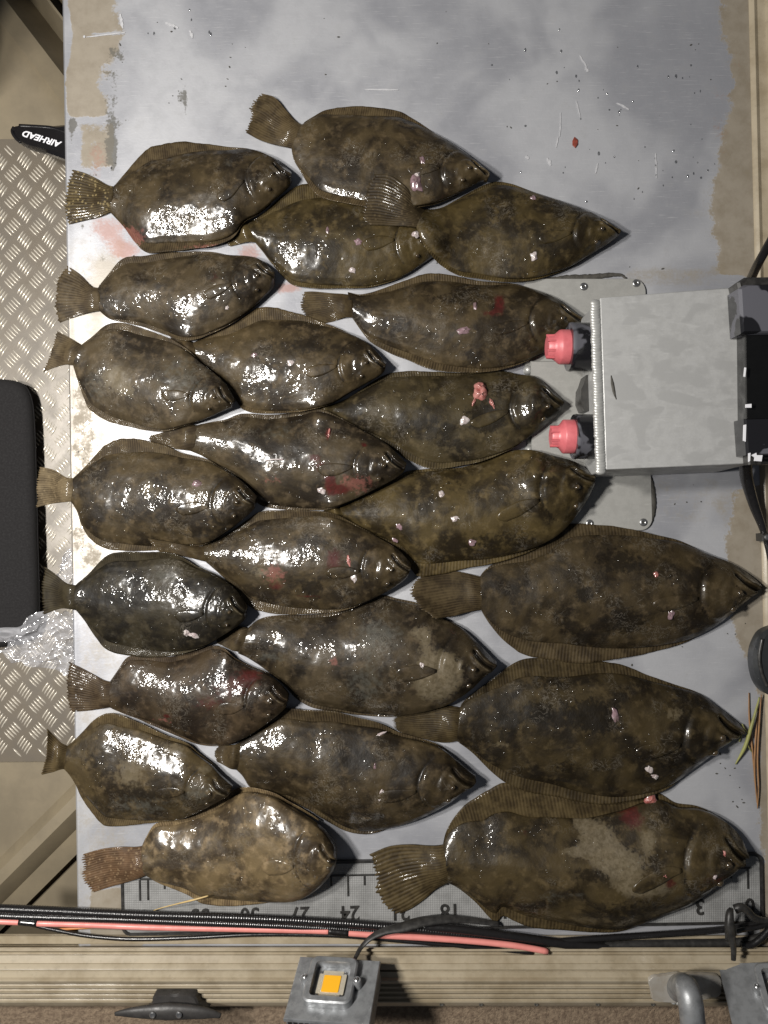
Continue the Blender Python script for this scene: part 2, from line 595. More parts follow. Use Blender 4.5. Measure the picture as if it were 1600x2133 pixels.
def film_mat():
    """thin clear plastic film"""
    k = NT("clear plastic film")
    v = k.coord()
    a = k.noise(k.coord(scale=(0.5, 1.4, 1), rot=(0, 0, 0.3)), 45, 4, 0.6, 1.2)
    tr = k.n("BsdfTransparent")
    tr.inputs[0].default_value = (0.93, 0.93, 0.95, 1)
    gl = k.n("BsdfGlossy")
    gl.inputs["Roughness"].default_value = 0.13
    k.t.links.new(k.bump(a, 0.5, 0.0025), gl.inputs["Normal"])
    df = k.n("BsdfDiffuse")
    df.inputs[0].default_value = (0.7, 0.7, 0.73, 1)
    m1 = k.n("MixShader")
    k.t.links.new(gl.outputs[0], m1.inputs[1])
    k.t.links.new(df.outputs[0], m1.inputs[2])
    m1.inputs[0].default_value = 0.55
    m2 = k.n("MixShader")
    k.set(m2.inputs[0], k.ramp(a, 0.38, 0.72, 0.34, 0.72))
    k.t.links.new(tr.outputs[0], m2.inputs[1])
    k.t.links.new(m1.outputs[0], m2.inputs[2])
    k.t.links.new(m2.outputs[0], k.out.inputs[0])
    return k.m


M_FILM = film_mat()


def water_mat():
    k = NT("water bead")
    tr = k.n("BsdfTransparent")
    gl = k.n("BsdfGlossy")
    gl.inputs["Roughness"].default_value = 0.06
    mx = k.n("MixShader")
    mx.inputs[0].default_value = 0.32
    k.t.links.new(tr.outputs[0], mx.inputs[1])
    k.t.links.new(gl.outputs[0], mx.inputs[2])
    k.t.links.new(mx.outputs[0], k.out.inputs[0])
    return k.m


M_WATER = water_mat()

# ------------------------------------------------------------------ setting: ground, hull, floor, deck
ZF = -0.18    # cockpit floor
g = MB()
g.add([(-6, -6, -0.42), (6, -6, -0.42), (6, 6, -0.42), (-6, 6, -0.42)], [[0, 1, 2, 3]])
tag(g.build("ground", M_GROUND), kind="structure")
b = MB()
dy_ = float(W(0, 2101, 0)[1])
b.prism([(-6, -6), (6, -6), (6, dy_), (-6, dy_)], -0.40, -0.022)
tag(b.build("dock", M_DOCK), kind="structure")


def extrude(name, a, d, prof, s0, s1, m, n=2, parent=None):
    """a profile [(offset, z)] across a line through world point a with unit direction d; offset is to the left of d"""
    d = np.array(d, dtype=float)
    d /= np.linalg.norm(d)
    nrm = np.array([-d[1], d[0]])
    top = []
    for s in np.linspace(s0, s1, n):
        top.append([(*(np.array(a) + d * s + nrm * p), z) for p, z in prof])
    top = np.array(top)
    bot = top.copy()
    bot[:, :, 2] -= 0.004
    # orient upward: s along d, offset to the left of d -> normal is +z
    V, F = closed_sheet(top, bot)
    o = mk(name, V, F, m, parent)
    o.data.set_sharp_from_angle(angle=R(28))
    return o


def px_line(p, q, z):
    a, b = W(*p, z), W(*q, z)
    return a, b - a


k_ = S * (H - ZF) / H
# hull sheets under the cockpit floor, with pressed ribs running to the bow and stern corners
a, d = px_line((0, 44), (128, 211), ZF)
prof = [(-0.42, ZF - 0.012), (-0.045, ZF - 0.012), (-0.02, ZF - 0.004), (-0.006, ZF + 0.004), (0, ZF + 0.010), (0.006, ZF + 0.009),
        (0.030, ZF + 0.004), (0.050, ZF - 0.03), (0.066, ZF - 0.055), (0.068, ZF - 0.050), (0.086, ZF + 0.004), (0.090, ZF + 0.004), (0.093, ZF - 0.05),
        (0.104, ZF - 0.05), (0.107, ZF + 0.002), (0.5, ZF + 0.004)]
extrude("hull_rib", a, d, prof, -0.45, 0.42, M_TAN2, 8)["kind"] = "structure"
bpy.data.objects["hull_rib"].name = "hull_bow"
a, d = px_line((0, 1793), (152, 1641), ZF)
prof = [(-0.30, ZF - 0.016), (-0.095, ZF - 0.016), (-0.093, ZF - 0.04), (-0.088, ZF - 0.04), (-0.086, ZF - 0.014), (-0.055, ZF - 0.010), (-0.045, ZF + 0.002),
        (-0.03, ZF + 0.014), (-0.012, ZF + 0.012), (0.0, ZF - 0.002), (0.004, ZF - 0.008), (0.3, ZF - 0.008)]
o = extrude("hull_stern", a, d, prof, -0.5, 0.4, M_TAN2, 8)
o["kind"] = "structure"

# cockpit floor: five-bar tread plate, bars pressed up out of the sheet
fb = MB()
P = poly_px([(-330, 292), (300, 288), (300, 1584), (-330, 1590)], ZF)
fb.prism([tuple(p) for p in P], ZF - 0.006, ZF)
fx0, fx1, fy0, fy1 = -330, 290, 296, 1580
for iy in range(-4, 22):
    for ix in range(-8, 6):
        for kind in (0, 1):
            cx = 51.5 + 51.5 * ix + (26.5 if kind else 0)
            cy = 501 + 55.3 * iy - (29 if kind else 0)
            ang = R(45) if kind == 0 else R(-45)
            ang = R(58) if kind == 0 else R(-45)
            ux, uy = math.cos(ang), math.sin(ang)
            sx, sy = (4.55, 4.9) if kind == 0 else (4.7, -5.2)
            for b in range(-2, 3):
                bx, by = cx + b * sx, cy + b * sy
                if not (fx0 + 14 < bx < fx1 and fy0 + 14 < by < fy1 - 8):
                    continue
                c = W(bx, by, ZF)
                L_, w_ = 12.4 * k_, 2.1 * k_
                dv, nv = np.array([ux, uy]), np.array([-uy, ux])
                V = []
                for s_, ww in ((-1, 0.15), (-0.55, 0.85), (0, 1.0), (0.55, 0.85), (1, 0.15)):
                    hgt = 0.0022 * ww
                    for q_, zz in ((-1, 0), (-0.35, 0.9), (0.35, 0.9), (1, 0)):
                        p = c + dv * (s_ * L_) + nv * (q_ * w_ * ww)
                        V.append((p[0], p[1], ZF - 0.0003 + hgt * zz))
                F = []
                for i in range(4):
                    for j in range(3):
                        F.append([i * 4 + j, (i + 1) * 4 + j, (i + 1) * 4 + j + 1, i * 4 + j + 1])
                fb.add(V, F)
o = fb.build("floor", M_TREAD, ang=60)
o.data.materials.append(M_BAR)
ix_ = np.zeros(len(o.data.polygons), dtype=np.int32)
ix_[6:] = 1
o.data.polygons.foreach_set("material_index", ix_)
tag(o, kind="structure")

# unseen block added outside the frame to shade the upper-left hull
b = MB()
b.prism([tuple(p) for p in poly_px([(-140, 60), (-70, 60), (-70, 258), (-140, 258)], ZF)], ZF, 0.78, bevel=0.02)
tag(b.build("shade_block", M_TAN2), kind="structure")  # added only for the shade it casts

# ---- deck: thick aluminium plate with worn paint, its stain and painted shade fields stored as coarse attributes
DX0T, DX0B = 132.0, 160.0   # its cockpit edge at the top and bottom of the frame


def deck_edge(py):
    return 129 + 0.0165 * py


ys = np.arange(-220, 1975, 5.0)
us = np.linspace(0, 1, 300)
PX = np.zeros((len(ys), len(us)))
PY = np.zeros_like(PX)
for i, y in enumerate(ys):
    PX[i] = deck_edge(y) + (1650 - deck_edge(y)) * us
    PY[i] = y
zt = np.zeros_like(PX)
edge_d = PX - deck_edge(PY)
zt += 0.0012 * np.exp(-((edge_d - 7) / 4.0) ** 2) - 0.003 * sstep(5, 0, edge_d)
top = np.stack([(PX - CX) * S, (CY - PY) * S, zt], -1)
top = top[::-1]
bot = top.copy()
bot[:, :, 2] = -0.028
top = np.transpose(top, (1, 0, 2))
bot = np.transpose(bot, (1, 0, 2))
V, F = closed_sheet(top, bot)
deck = mk("deck", V, F, deck_mat(), origin=(0, 0, 0))
deck.data.set_sharp_from_angle(angle=R(50))
tag(deck, kind="structure")
gx = np.transpose(PX[::-1])
gy = np.transpose(PY[::-1])


def band(x, a, b, s=8):
    return sstep(a - s, a + s, x) * (1 - sstep(b - s, b + s, x))


wob = (fnoise(gx / 60, gy / 90, 3) - 0.5) * 90
wob2 = (fnoise(gx / 25, gy / 25, 9) - 0.5) * 26
ex = gx + wob + wob2
tanf = 0.95 * band(gx + 0.3 * wob2, deck_edge(gy) + 12 + 8 * np.sin(gy / 40), 1e9, 4) * (1 - sstep(215, 268, ex - 0.0 * gy + 0.06 * (gy - 150))) * band(gy, -300, 244, 6)
tanf = np.maximum(tanf, 0.95 * band(gx, 168, 238, 6) * band(gy + 0.3 * wob2, 256, 352, 12) * (0.55 + 0.5 * vnoise(gx / 18, gy / 18, 5)))
tanf = np.maximum(tanf, 0.52 * band(gx + 0.5 * wob2, 152, 198, 10) * band(gy, 770, 1150, 20))
tanf = np.maximum(tanf, 0.5 * band(gx, 160, 215, 14) * band(gy, 1060, 1190, 20))
tanf = np.maximum(tanf, 0.9 * band(gx, 188, 300, 8) * band(gy, 1850, 2100, 8))
rb = np.interp(gy, [-200, 60, 120, 300, 380, 480, 570, 590, 980, 1020, 1120, 1300, 1360, 1500, 1700, 1990], [1500, 1502, 1516, 1512, 1492, 1486, 1500, 1700, 1700, 1530, 1512, 1522, 1560, 1580, 1585, 1585])
tanf = np.maximum(tanf, sstep(-22, 22, gx + 0.35 * wob + 0.5 * wob2 - rb))
tanf *= 1 - 0.9 * np.exp(-((gy - (74 - 0.07 * (gx - 170))) / 3.0) ** 2) * band(gx, 185, 300, 5)
scum_shade = 0.5 * band(gx + wob2, 140, 215, 18) * band(gy, 640, 1190, 30) + 0.30 * sstep(40, -10, gy) * sstep(650, 130, gx)  # last term paints a shadow gradient into the top-left corner
scum_shade += 0.45 * band(gx, 195, 250, 20) * band(gy, 540, 640, 20) + 0.5 * band(gx, 1290, 1500, 30) * band(gy, 555, 600, 14)
scum_shade += 0.35 * band(gx, 1330, 1520, 30) * band(gy, 985, 1100, 30) + 0.3 * sstep(-40, 0, gx - rb + wob)

scum_shade += 0.42 * band(gx + wob, 120, 290, 40) * sstep(430, 540, gy)


def blob(x, y, rx, ry):
    return np.exp(-((gx - x) / rx) ** 2 - ((gy - y) / ry) ** 2)


pink = 0.75 * blob(225, 480, 45, 32) + 0.7 * blob(265, 525, 40, 22) + 0.8 * blob(520, 525, 32, 22) + 0.75 * blob(600, 600, 36, 14) + 0.5 * blob(205, 330, 32, 50)
pink += 0.5 * blob(172, 1312, 5, 9) + 0.35 * blob(1500, 250, 30, 90) + 0.3 * blob(1535, 120, 20, 40)
grime = 0.75 * blob(152, 258, 10, 12) + 0.6 * blob(150, 280, 6, 40) + 0.6 * blob(235, 300, 14, 50) * (gy > 0) + 0.5 * blob(375, 200, 10, 30) * 0.9
grime += 0.55 * blob(170, 470, 18, 14) + 0.5 * blob(215, 540, 16, 14) + 0.6 * blob(190, 510, 4, 40) + 0.45 * blob(240, 330, 6, 20) + 0.55 * blob(388, 205, 5, 45)
grime += 0.45 * blob(480, 130, 4, 40) + 0.4 * blob(237, 345, 3, 22)
grime += 0.42 * band(ex, 222, 268, 12) * band(gy, 80, 262, 16) + 0.3 * band(gx, 172, 236, 10) * band(gy, 260, 372, 10)
for nm, arr in (("tan", tanf), ("scum_shade", scum_shade), ("pink", pink), ("grime", grime)):
    f2 = arr.ravel()
    vattr(deck, nm, np.concatenate([f2, f2]))

# ---- side rail of the hull along the far side of the deck (painted, with weld beads)
rp = []
a, d = W(1553, -260), W(1606, 1990) - W(1553, -260)
prof_r = [(0.0, 0.0006), (-0.003, 0.004), (-0.006, 0.0055), (-0.009, 0.004), (-0.012, 0.0022), (-0.020, 0.003), (-0.023, 0.004), (-0.0255, 0.009),
          (-0.029, 0.0105), (-0.0325, 0.009), (-0.036, 0.004), (-0.05, 0.002), (-0.052, -0.25), (-0.2, -0.26)]
a2 = W(1606, 1990)
d2 = W(1553, -260) - W(1606, 1990)
o = extrude("hull_side_rail", a2, d2, prof_r, -0.02, float(np.linalg.norm(d2)), M_TAN, 12)
o["kind"] = "structure"

# ---- gunwale along the bottom: one extruded painted profile, ribs included
prof = []
py0 = [(1948, 0.0005), (1950, 0.004), (1966, 0.004), (1968, -0.012), (1973, -0.012), (1975, 0.014), (1977, 0.021), (1981, 0.0215), (1984, 0.017),
       (1987, 0.017), (1990, 0.022), (2006, 0.025), (2008, 0.027), (2018, 0.028), (2020, 0.0285), (2021, 0.022), (2023.5, 0.022), (2024.5, 0.0285),
       (2036, 0.030), (2041, 0.034), (2044, 0.0355), (2047, 0.0345), (2050, 0.030)]
for k in range(4):
    b0 = 2051 + k * 10.2
    zz = 0.0295 - 0.0022 * k
    py0 += [(b0, zz - 0.002), (b0 + 2.5, zz - 0.001), (b0 + 4.2, zz + 0.001), (b0 + 6.5, zz + 0.001), (b0 + 8.4, zz - 0.001)]
py0 += [(2092, 0.019), (2095, 0.016), (2097, -0.03), (2098, -0.30)]
gv = [(W(0, y, z)[1], z) for y, z in py0]
a = (0.0, 0.0)
o = extrude("gunwale", (0, 0), (1, 0), [(y, z) for y, z in gv][::-1], -1.0, 1.0, M_TAN, 24)
o["kind"] = "structure"
rv = MB()
for px in (920, 1002, 1117, 1245, 1360):
    p = W3(px, 2091, 0.02)
    rv.lathe([(0.0032, 0.0), (0.0032, 0.0012), (0.0022, 0.0016), (0.0012, 0.0008)], Matrix.Translation(p), 10)
o2 = rv.build("rivet", M_GRIME, o)

# ------------------------------------------------------------------ ruler (measuring board) let flush on the deck
RA = W(256, 1946)
RB = W(1588, 1921)
rx = (RB - RA) / np.linalg.norm(RB - RA)
ry = np.array([-rx[1], rx[0]])
RL = float(np.linalg.norm(RB - RA))
RH = 0.106


def RW(u, v):
    """ruler coordinates (metres from its lower corner)"""
    return RA + rx * u + ry * v


def rul_u(px):
    return (px - 256) / (1588 - 256) * RL


ruler = empty("measuring_board", (*RA, 0))
tag(ruler, "long grey fish ruler with raised black numbers, lying under the lowest row of fish", "ruler")
b = MB()
b.prism([tuple(RW(*p)) for p in rrect(0.004, 0.004, RL - 0.004, RH - 0.004, 0.010)], 0.0006, 0.0040, bevel=0.0008)
b.build("plate", M_RULER, ruler)
b = MB()
outer = rrect(0, 0, RL, RH, 0.013, 8)
inner = rrect(0.0042, 0.0042, RL - 0.0042, RH - 0.0042, 0.009, 8)
n = len(outer)
V = [(*RW(*p), 0.0005) for p in outer] + [(*RW(*p), 0.0052) for p in outer] + [(*RW(*p), 0.0052) for p in inner] + [(*RW(*p), 0.0005) for p in inner]
F = []
for r_ in range(4):
    for i in range(n):
        j = (i + 1) % n
        F.append([r_ * n + i, r_ * n + j, ((r_ + 1) % 4) * n + j, ((r_ + 1) % 4) * n + i])
b.add(V, F)
b.build("rim", M_RUB, ruler)
u0, u36 = rul_u(1557), rul_u(312)
inch = (u0 - u36) / 36.0
vt = 0.074
b = MB()


def rbar(u_a, v_a, u_b, v_b, w):
    A_, B_ = RW(u_a, v_a), RW(u_b, v_b)
    dd = (B_ - A_) / np.linalg.norm(B_ - A_)
    nn = np.array([-dd[1], dd[0]]) * w / 2
    pts = [A_ - nn, B_ - nn, B_ + nn, A_ + nn]
    b.prism([tuple(p) for p in pts], 0.0038, 0.0052)


rbar(u36 - 0.012, vt + 0.010, u0 + 0.004, vt + 0.010, 0.0024)
for k in range(0, 37):
    u = u0 - k * inch
    ln = 0.030 if k % 12 == 0 else (0.014 if k % 3 else 0.016)
    rbar(u, vt + 0.0088, u, vt + 0.0088 - ln, 0.0026)
rbar(u36 - 0.012, vt + 0.0088, u36 - 0.012, vt - 0.022, 0.0026)
o = b.build("scale_marks", M_RUB, ruler)


def text_mesh(body, size, extrude_, M, name, m, parent, shear=0.0, offset=0.0, sx=1.0):
    cu = bpy.data.curves.new(name, 'FONT')
    cu.body = body
    cu.size = size
    cu.extrude = extrude_
    cu.shear = shear
    cu.offset = offset
    cu.align_x = 'CENTER'
    cu.align_y = 'CENTER'
    cu.resolution_u = 4
    tmp = bpy.data.objects.new(name + "_tmp", cu)
    COL.objects.link(tmp)
    dg = bpy.context.evaluated_depsgraph_get()
    dg.update()
    me = bpy.data.meshes.new_from_object(tmp.evaluated_get(dg))
    bpy.data.objects.remove(tmp)
    bpy.data.curves.remove(cu)
    me.transform(Matrix.Diagonal((sx, 1, 1, 1)))
    me.transform(M)
    if parent is not None:
        me.transform(Matrix.Translation(-Vector(parent_loc(parent))))
    me.materials.clear()
    me.materials.append(m)
    o = bpy.data.objects.new(name, me)
    COL.objects.link(o)
    if parent is not None:
        o.parent = parent
    return o


for k in range(0, 37, 3):
    u = u0 - k * inch
    p = RW(u + 0.002, 0.028)
    ang = math.atan2(rx[1], rx[0]) + math.pi
    text_mesh(str(k), 0.033, 0.0008, Matrix.Translation((p[0], p[1], 0.0046)) @ Matrix.Rotation(ang, 4, 'Z'), "number", M_RUB, ruler, 0, 0.0004, 0.9)

# ------------------------------------------------------------------ riveted plate and bracket with the black housing
plate = empty("mounting_plate", W3(1225, 850, 0))
tag(plate, "thin riveted aluminium plate with rounded corners, under the raised bracket", "plate")
c1 = W(1095, 1105)
c2 = W(1350, 582)
b = MB()
ol = rrect(c1[0], c1[1], c2[0], c2[1], 0.018, 8)
ol = [(x - 0.012 * ((y - c1[1]) / (c2[1] - c1[1]) - 0.5) * 0.9, y) for x, y in ol]
b.prism(ol, 0.0006, 0.0044, bevel=0.0008)
b.build("sheet", M_ALUP, plate)
for px, py in ((1216, 597), (1325, 590), (1340, 1088), (1228, 1090)):
    b = MB()
    p = W3(px, py, 0.0046)
    b.lathe([(0.0060, -0.0006), (0.0060, 0.0006), (0.0052, 0.0018), (0.0036, 0.0024), (0.0022, 0.0020), (0.0014, 0.0010)], Matrix.Translation(p), 16)
    b.build("rivet", M_STEEL, plate, ang=50)
    b = MB()
    b.lathe([(0.0013, 0.0008), (0.0013, 0.0018)], Matrix.Translation(p), 8)
    b.build("rivet_hole", M_GRIME, plate)
for path, r_ in (([(1138, 583), (1180, 578), (1230, 577), (1290, 572), (1305, 580)], 5), ([(1352, 990), (1357, 1010), (1360, 1050), (1353, 1090), (1338, 1103)], 6)):
    V, F = tube([W3(x, y, 0.0015) for x, y in path], [r_ * S * 0.7, r_ * S, r_ * S * 1.2, r_ * S, r_ * S * 0.4], 8, 40, 0.5)
    V = np.array(V)
    V[:, :2] += (rng.random((len(V), 2)) - 0.5) * 0.0012
    mk("sealant", V, F, M_GRIME, plate)

ZB = 0.125
bracket = empty("pedestal_bracket", W3(1390, 800, 0))
tag(bracket, "raised aluminium box bracket with a long weld seam and two red caps", "bracket")
b = MB()
b.prism([tuple(p) for p in poly_px([(1102, 756), (1245, 756), (1245, 992), (1104, 992)], 0.0)], 0.0046, 0.016, bevel=0.0015)
b.build("base_block", M_ALUP, bracket)
for px, py in ((1099, 772), (1101, 800), (1101, 938), (1103, 965), (1222, 965), (1224, 978)):
    b = MB()
    b.lathe([(0.007, 0.0), (0.0068, 0.006), (0.005, 0.010), (0.002, 0.012)], Matrix.Translation(W3(px, py, 0.0046)), 12)
    b.build("weld_spot", M_WELD, bracket, ang=80)
# upright box: top quad and splayed lower quad
Tq = [W(1250, 620, ZB), W(1556, 596, ZB), W(1566, 966, ZB), W(1262, 978, ZB)]
Bq = [W(1238, 640, 0.016), W(1575, 610, 0.016), W(1585, 980, 0.0), W(1254, 996, 0.016)]
Bq = [t + np.array([0.0, dy]) for t, dy in zip([Tq[0], Tq[1], Tq[2], Tq[3]], (-0.004, -0.004, -0.006, -0.006))]
V = [(*p, 0.006) for p in Bq] + [(*p, ZB) for p in Tq]
F = [[0, 1, 2, 3][::1], [4, 7, 6, 5], [0, 4, 5, 1], [1, 5, 6, 2], [2, 6, 7, 3], [3, 7, 4, 0]]
o = mk("box", V, [f[::-1] for f in F], M_ALU, bracket)
bm_mod = o.modifiers.new("edge", 'BEVEL')
bm_mod.width = 0.0015
bm_mod.segments = 2
o.data.set_sharp_from_angle(angle=R(30))
# weld bead: overlapping crescents down the box's cockpit edge
A_, B_ = W3(1240, 628, ZB - 0.002), W3(1252, 984, ZB - 0.002)
nr = 62
bead = MB()
dirv = (B_ - A_) / nr
ang = math.atan2(dirv.y, dirv.x)
for i in range(nr):
    c = A_ + dirv * (i + 0.5) + Vector((random.uniform(-.0005, .0005), 0, 0))
    Mx = Matrix.Translation(c) @ Matrix.Rotation(ang, 4, 'Z') @ Matrix.Rotation(R(-16), 4, 'Y') @ Matrix.Diagonal((1.0, random.uniform(1.35, 1.55), 0.6, 1))
    rr = dirv.length * 1.35
    bead.lathe([(rr, -0.004), (rr, 0.0), (rr * 0.92, 0.0022), (rr * 0.7, 0.0040), (rr * 0.35, 0.005), (0.0002, 0.0052)], Mx, 14)
bead.build("weld_bead", M_WELD, bracket, ang=60)
# two knobs on the cockpit face of the box
for (bx0, bx1, by0, by1), (rx0, rx1, rx2, ry0, ry1, sy0, sy1) in (
        ((1184, 1240, 672, 774), (1186, 1164, 1139, 692, 764, 706, 755)),
        ((1194, 1242, 862, 957), (1192, 1172, 1147, 875, 946, 891, 934))):
    zc = 0.075
    kx = S * (H - zc) / H
    cyp = (by0 + by1) / 2
    org = W3(bx1, cyp, zc)
    Mx = Matrix.Translation(org) @ Matrix.Rotation(R(-90), 4, 'Y')
    rb_ = (by1 - by0) / 2 * kx
    L_ = (bx1 - bx0) * kx
    b = MB()
    b.lathe([(rb_ * 0.98, -0.002), (rb_ * 0.98, L_ * 0.85), (rb_, L_ * 0.9), (rb_ * 0.97, L_), (rb_ * 0.6, L_)], Mx, 28)
    kb = b.build("knob_base", M_PLAST, bracket, ang=40)
    b = MB()
    l1, l2, l3 = (bx1 - rx0) * kx, (bx1 - rx1) * kx, (bx1 - rx2) * kx
    r1, r2 = (ry1 - ry0) / 2 * kx, (sy1 - sy0) / 2 * kx
    b.lathe([(r1, l1 - 0.004), (r1, l1 + 0.012), (r1 * 0.97, l2), (r2 * 1.18, l2 + 0.0045), (r2 * 1.02, l2 + 0.009), (r2, l3 - 0.002), (r2 * 0.9, l3), (r2 * 0.3, l3)], Mx, 28)
    cap = b.build("cap", M_RED, bracket, ang=40)
    b = MB()
    for aa in (20, 65, 110, 155):
        Mr = Mx @ Matrix.Rotation(R(aa - 90), 4, 'Z')
        b.box((r2 * 1.0, 0, (l2 + l3) / 2 + 0.004), (0.003, 0.003, (l3 - l2) * 0.75), Mr)
    b.build("grip_rib", M_RED, cap)
b = MB()
b.prism([tuple(p) for p in poly_px([(1222, 781), (1226, 781), (1226, 856), (1217, 855), (1210, 838), (1211, 810), (1216, 800)], 0.05)], 0.016, 0.05)
b.build("rubber_strip", M_RUB, bracket)
b = MB()
V, F = tube([W3(x, y, ZB + 0.0004) for x, y in ((1273, 782), (1276, 800), (1280, 820), (1284, 832))], [0.0006, 0.0022, 0.002, 0.0005], 6, 16, 0.3)
mk("gouge", V, F, M_GRIME, bracket)

ZH = 0.15
hous = empty("motor_housing", W3(1580, 770, ZB))
tag(hous, "black plastic box strapped on the end of the aluminium bracket", "box")
b = MB()
b.prism([tuple(p) for p in poly_px([(1552, 690), (1700, 688), (1700, 880), (1554, 880)], ZH)], ZB + 0.0005, ZH, bevel=0.003)
b.build("body", simple("gloss black plastic", (0.006, 0.006, 0.006), 0.25, 0, 0.2, 60, 0.05), hous)
b = MB()
b.prism([tuple(p) for p in poly_px([(1540, 600), (1552, 592), (1700, 588), (1700, 692), (1546, 694)], ZH + 0.012)], ZB + 0.001, ZH + 0.012, bevel=0.004)
b.build("strap", M_PLAST, hous)
b = MB()
b.prism([tuple(p) for p in poly_px([(1537, 588), (1552, 577), (1700, 575), (1700, 594), (1556, 598), (1540, 602)], ZH + 0.005)], ZB + 0.001, ZH + 0.005, bevel=0.003)
b.build("buckle", M_RUB, hous)
b = MB()
b.prism([tuple(p) for p in poly_px([(1551, 872), (1700, 868), (1700, 944), (1556, 948)], ZH + 0.008)], ZB + 0.001, ZH + 0.008, bevel=0.003)
b.build("strap", M_PLAST, hous)
b = MB()
b.prism([tuple(p) for p in poly_px([(1558, 944), (1700, 941), (1700, 966), (1560, 968)], ZH - 0.008)], ZB + 0.001, ZH - 0.008, bevel=0.002)
b.build("end_cap", M_RUB, hous)
for quad in ([(1554, 842), (1566, 841), (1566, 849), (1554, 849)], [(1550, 885), (1555, 884), (1554, 920), (1549, 918)], [(1566, 948), (1576, 943), (1577, 948), (1589, 948), (1587, 961), (1572, 960), (1573, 953)],
             [(1560, 944), (1564, 943), (1563, 960), (1560, 962)], [(1552, 765), (1555, 766), (1553, 785), (1550, 784)]):
    b = MB()
    b.prism([tuple(p) for p in poly_px(quad, ZH + 0.01)], ZH + 0.0075, ZH + 0.0095)
    b.build("paint_chip", M_WHITE, hous)
hl = W(1575, 1000)


def cable(name, path, r, m, label, cat, seg=10, n=70, flat=1.0, rib=0.0, ribn=0, group=None):
    V, F = tube([W3(x, y, z) for x, y, z in path], r, seg, n, flat, rib, ribn)
    o = mk(name, V, F, m)
    tag(o, label, cat, group)
    return o


cable("cable", [(1640, 440, .05), (1600, 512, .05), (1578, 552, .06), (1560, 590, .10)], 9 * S, M_CABLE, "black cable curving down to the top of the black strapped box", "cable")
cable("cable", [(1552, 960, .06), (1556, 1000, .035), (1570, 1050, .02), (1590, 1105, .018), (1603, 1160, .018), (1612, 1240, .018)], [13 * S, 12 * S, 10 * S, 6 * S, 5 * S, 5 * S], M_CABLE,
      "thick black cable trailing from the lower side of the black box", "cable")
clip = empty("cable_clip", W3(1597, 1120, 0.01))
tag(clip, "small black clip holding the cable against the tan hull rail", "clip")
b = MB()
b.prism([tuple(p) for p in poly_px([(1588, 1112), (1606, 1110), (1606, 1128), (1589, 1128)], 0.03)], 0.009, 0.03, bevel=0.002)
b.build("body", M_RUB, clip)
b = MB()
b.lathe([(0.004, 0), (0.004, 0.002), (0.002, 0.003)], Matrix.Translation(W3(1597, 1119, 0.0298)), 10)
b.build("screw", M_STEEL, clip)

bk = empty("strap_end", W3(1595, 1380, 0.01))
tag(bk, "smooth black rubber pad poking in beside the pine needles", "strap")
b = MB()
ol = smooth_curve([(1640, 1300), (1596, 1316), (1580, 1340), (1573, 1368), (1575, 1400), (1584, 1428), (1602, 1448), (1640, 1460)], 30)
b.prism([tuple(p) for p in poly_px([tuple(q) for q in ol], 0.035)], 0.011, 0.035, bevel=0.006)
b.build("pad", simple("smooth dark rubber", (0.03, 0.032, 0.034), 0.35, 0, 0.15, 60, 0.1), bk)
V, F = tube([W3(x, y, 0.034) for x, y in ((1588, 1330), (1582, 1365), (1586, 1400), (1598, 1430))], 0.003, 8, 30)
mk("rib", V, F, M_RUB, bk)

# ------------------------------------------------------------------ fish
CELL = 0.003
GX0, GY0 = -0.70, -0.90
NXc, NYc = 467, 600
HM = np.zeros((NYc, NXc))
cxg = GX0 + (np.arange(NXc) + 0.5) * CELL
cyg = GY0 + (np.arange(NYc) + 0.5) * CELL
XX, YY = np.meshgrid(cxg, cyg)
pxg = XX / S + CX
pyg = CY - YY / S
HM[:] = 0.0
HM -= 0.16 * np.clip((deck_edge(pyg) - pxg) * S, 0, 0.08)
inr = ((XX - RA[0]) * rx[0] + (YY - RA[1]) * rx[1] > 0) & ((XX - RA[0]) * ry[0] + (YY - RA[1]) * ry[1] < RH) & ((XX - RA[0]) * ry[0] + (YY - RA[1]) * ry[1] > 0)
HM[inr] = 0.0055
inp = (pxg > 1095) & (pxg < 1352) & (pyg > 580) & (pyg < 1107)
HM[inp] = 0.005
inb = (pxg > 1095) & (pxg < 1250) & (pyg > 750) & (pyg < 998)
HM[inb] = 0.0165


def fftgauss(A, sig):
    p = int(4 * sig) + 2
    B = np.pad(A, p, mode='edge')
    fy = np.fft.fftfreq(B.shape[0])[:, None]
    fx = np.fft.rfftfreq(B.shape[1])[None, :]
    G = np.exp(-2 * (np.pi * sig) ** 2 * (fx ** 2 + fy ** 2))
    return np.fft.irfft2(np.fft.rfft2(B) * G, s=B.shape)[p:-p, p:-p]


def maxf(A, r):
    for _ in range(r):
        B = A.copy()
        B[1:] = np.maximum(B[1:], A[:-1])
        B[:-1] = np.maximum(B[:-1], A[1:])
        C = B.copy()
        C[:, 1:] = np.maximum(C[:, 1:], B[:, :-1])
        C[:, :-1] = np.maximum(C[:, :-1], B[:, 1:])
        A = C
    return A


def sample(A, x, y):
    fx = np.clip((x - GX0) / CELL - 0.5, 0, NXc - 1.001)
    fy = np.clip((y - GY0) / CELL - 0.5, 0, NYc - 1.001)
    i, j = fx.astype(int), fy.astype(int)
    u, v = fx - i, fy - j
    return (A[j, i] * (1 - u) + A[j, i + 1] * u) * (1 - v) + (A[j + 1, i] * (1 - u) + A[j + 1, i + 1] * u) * v


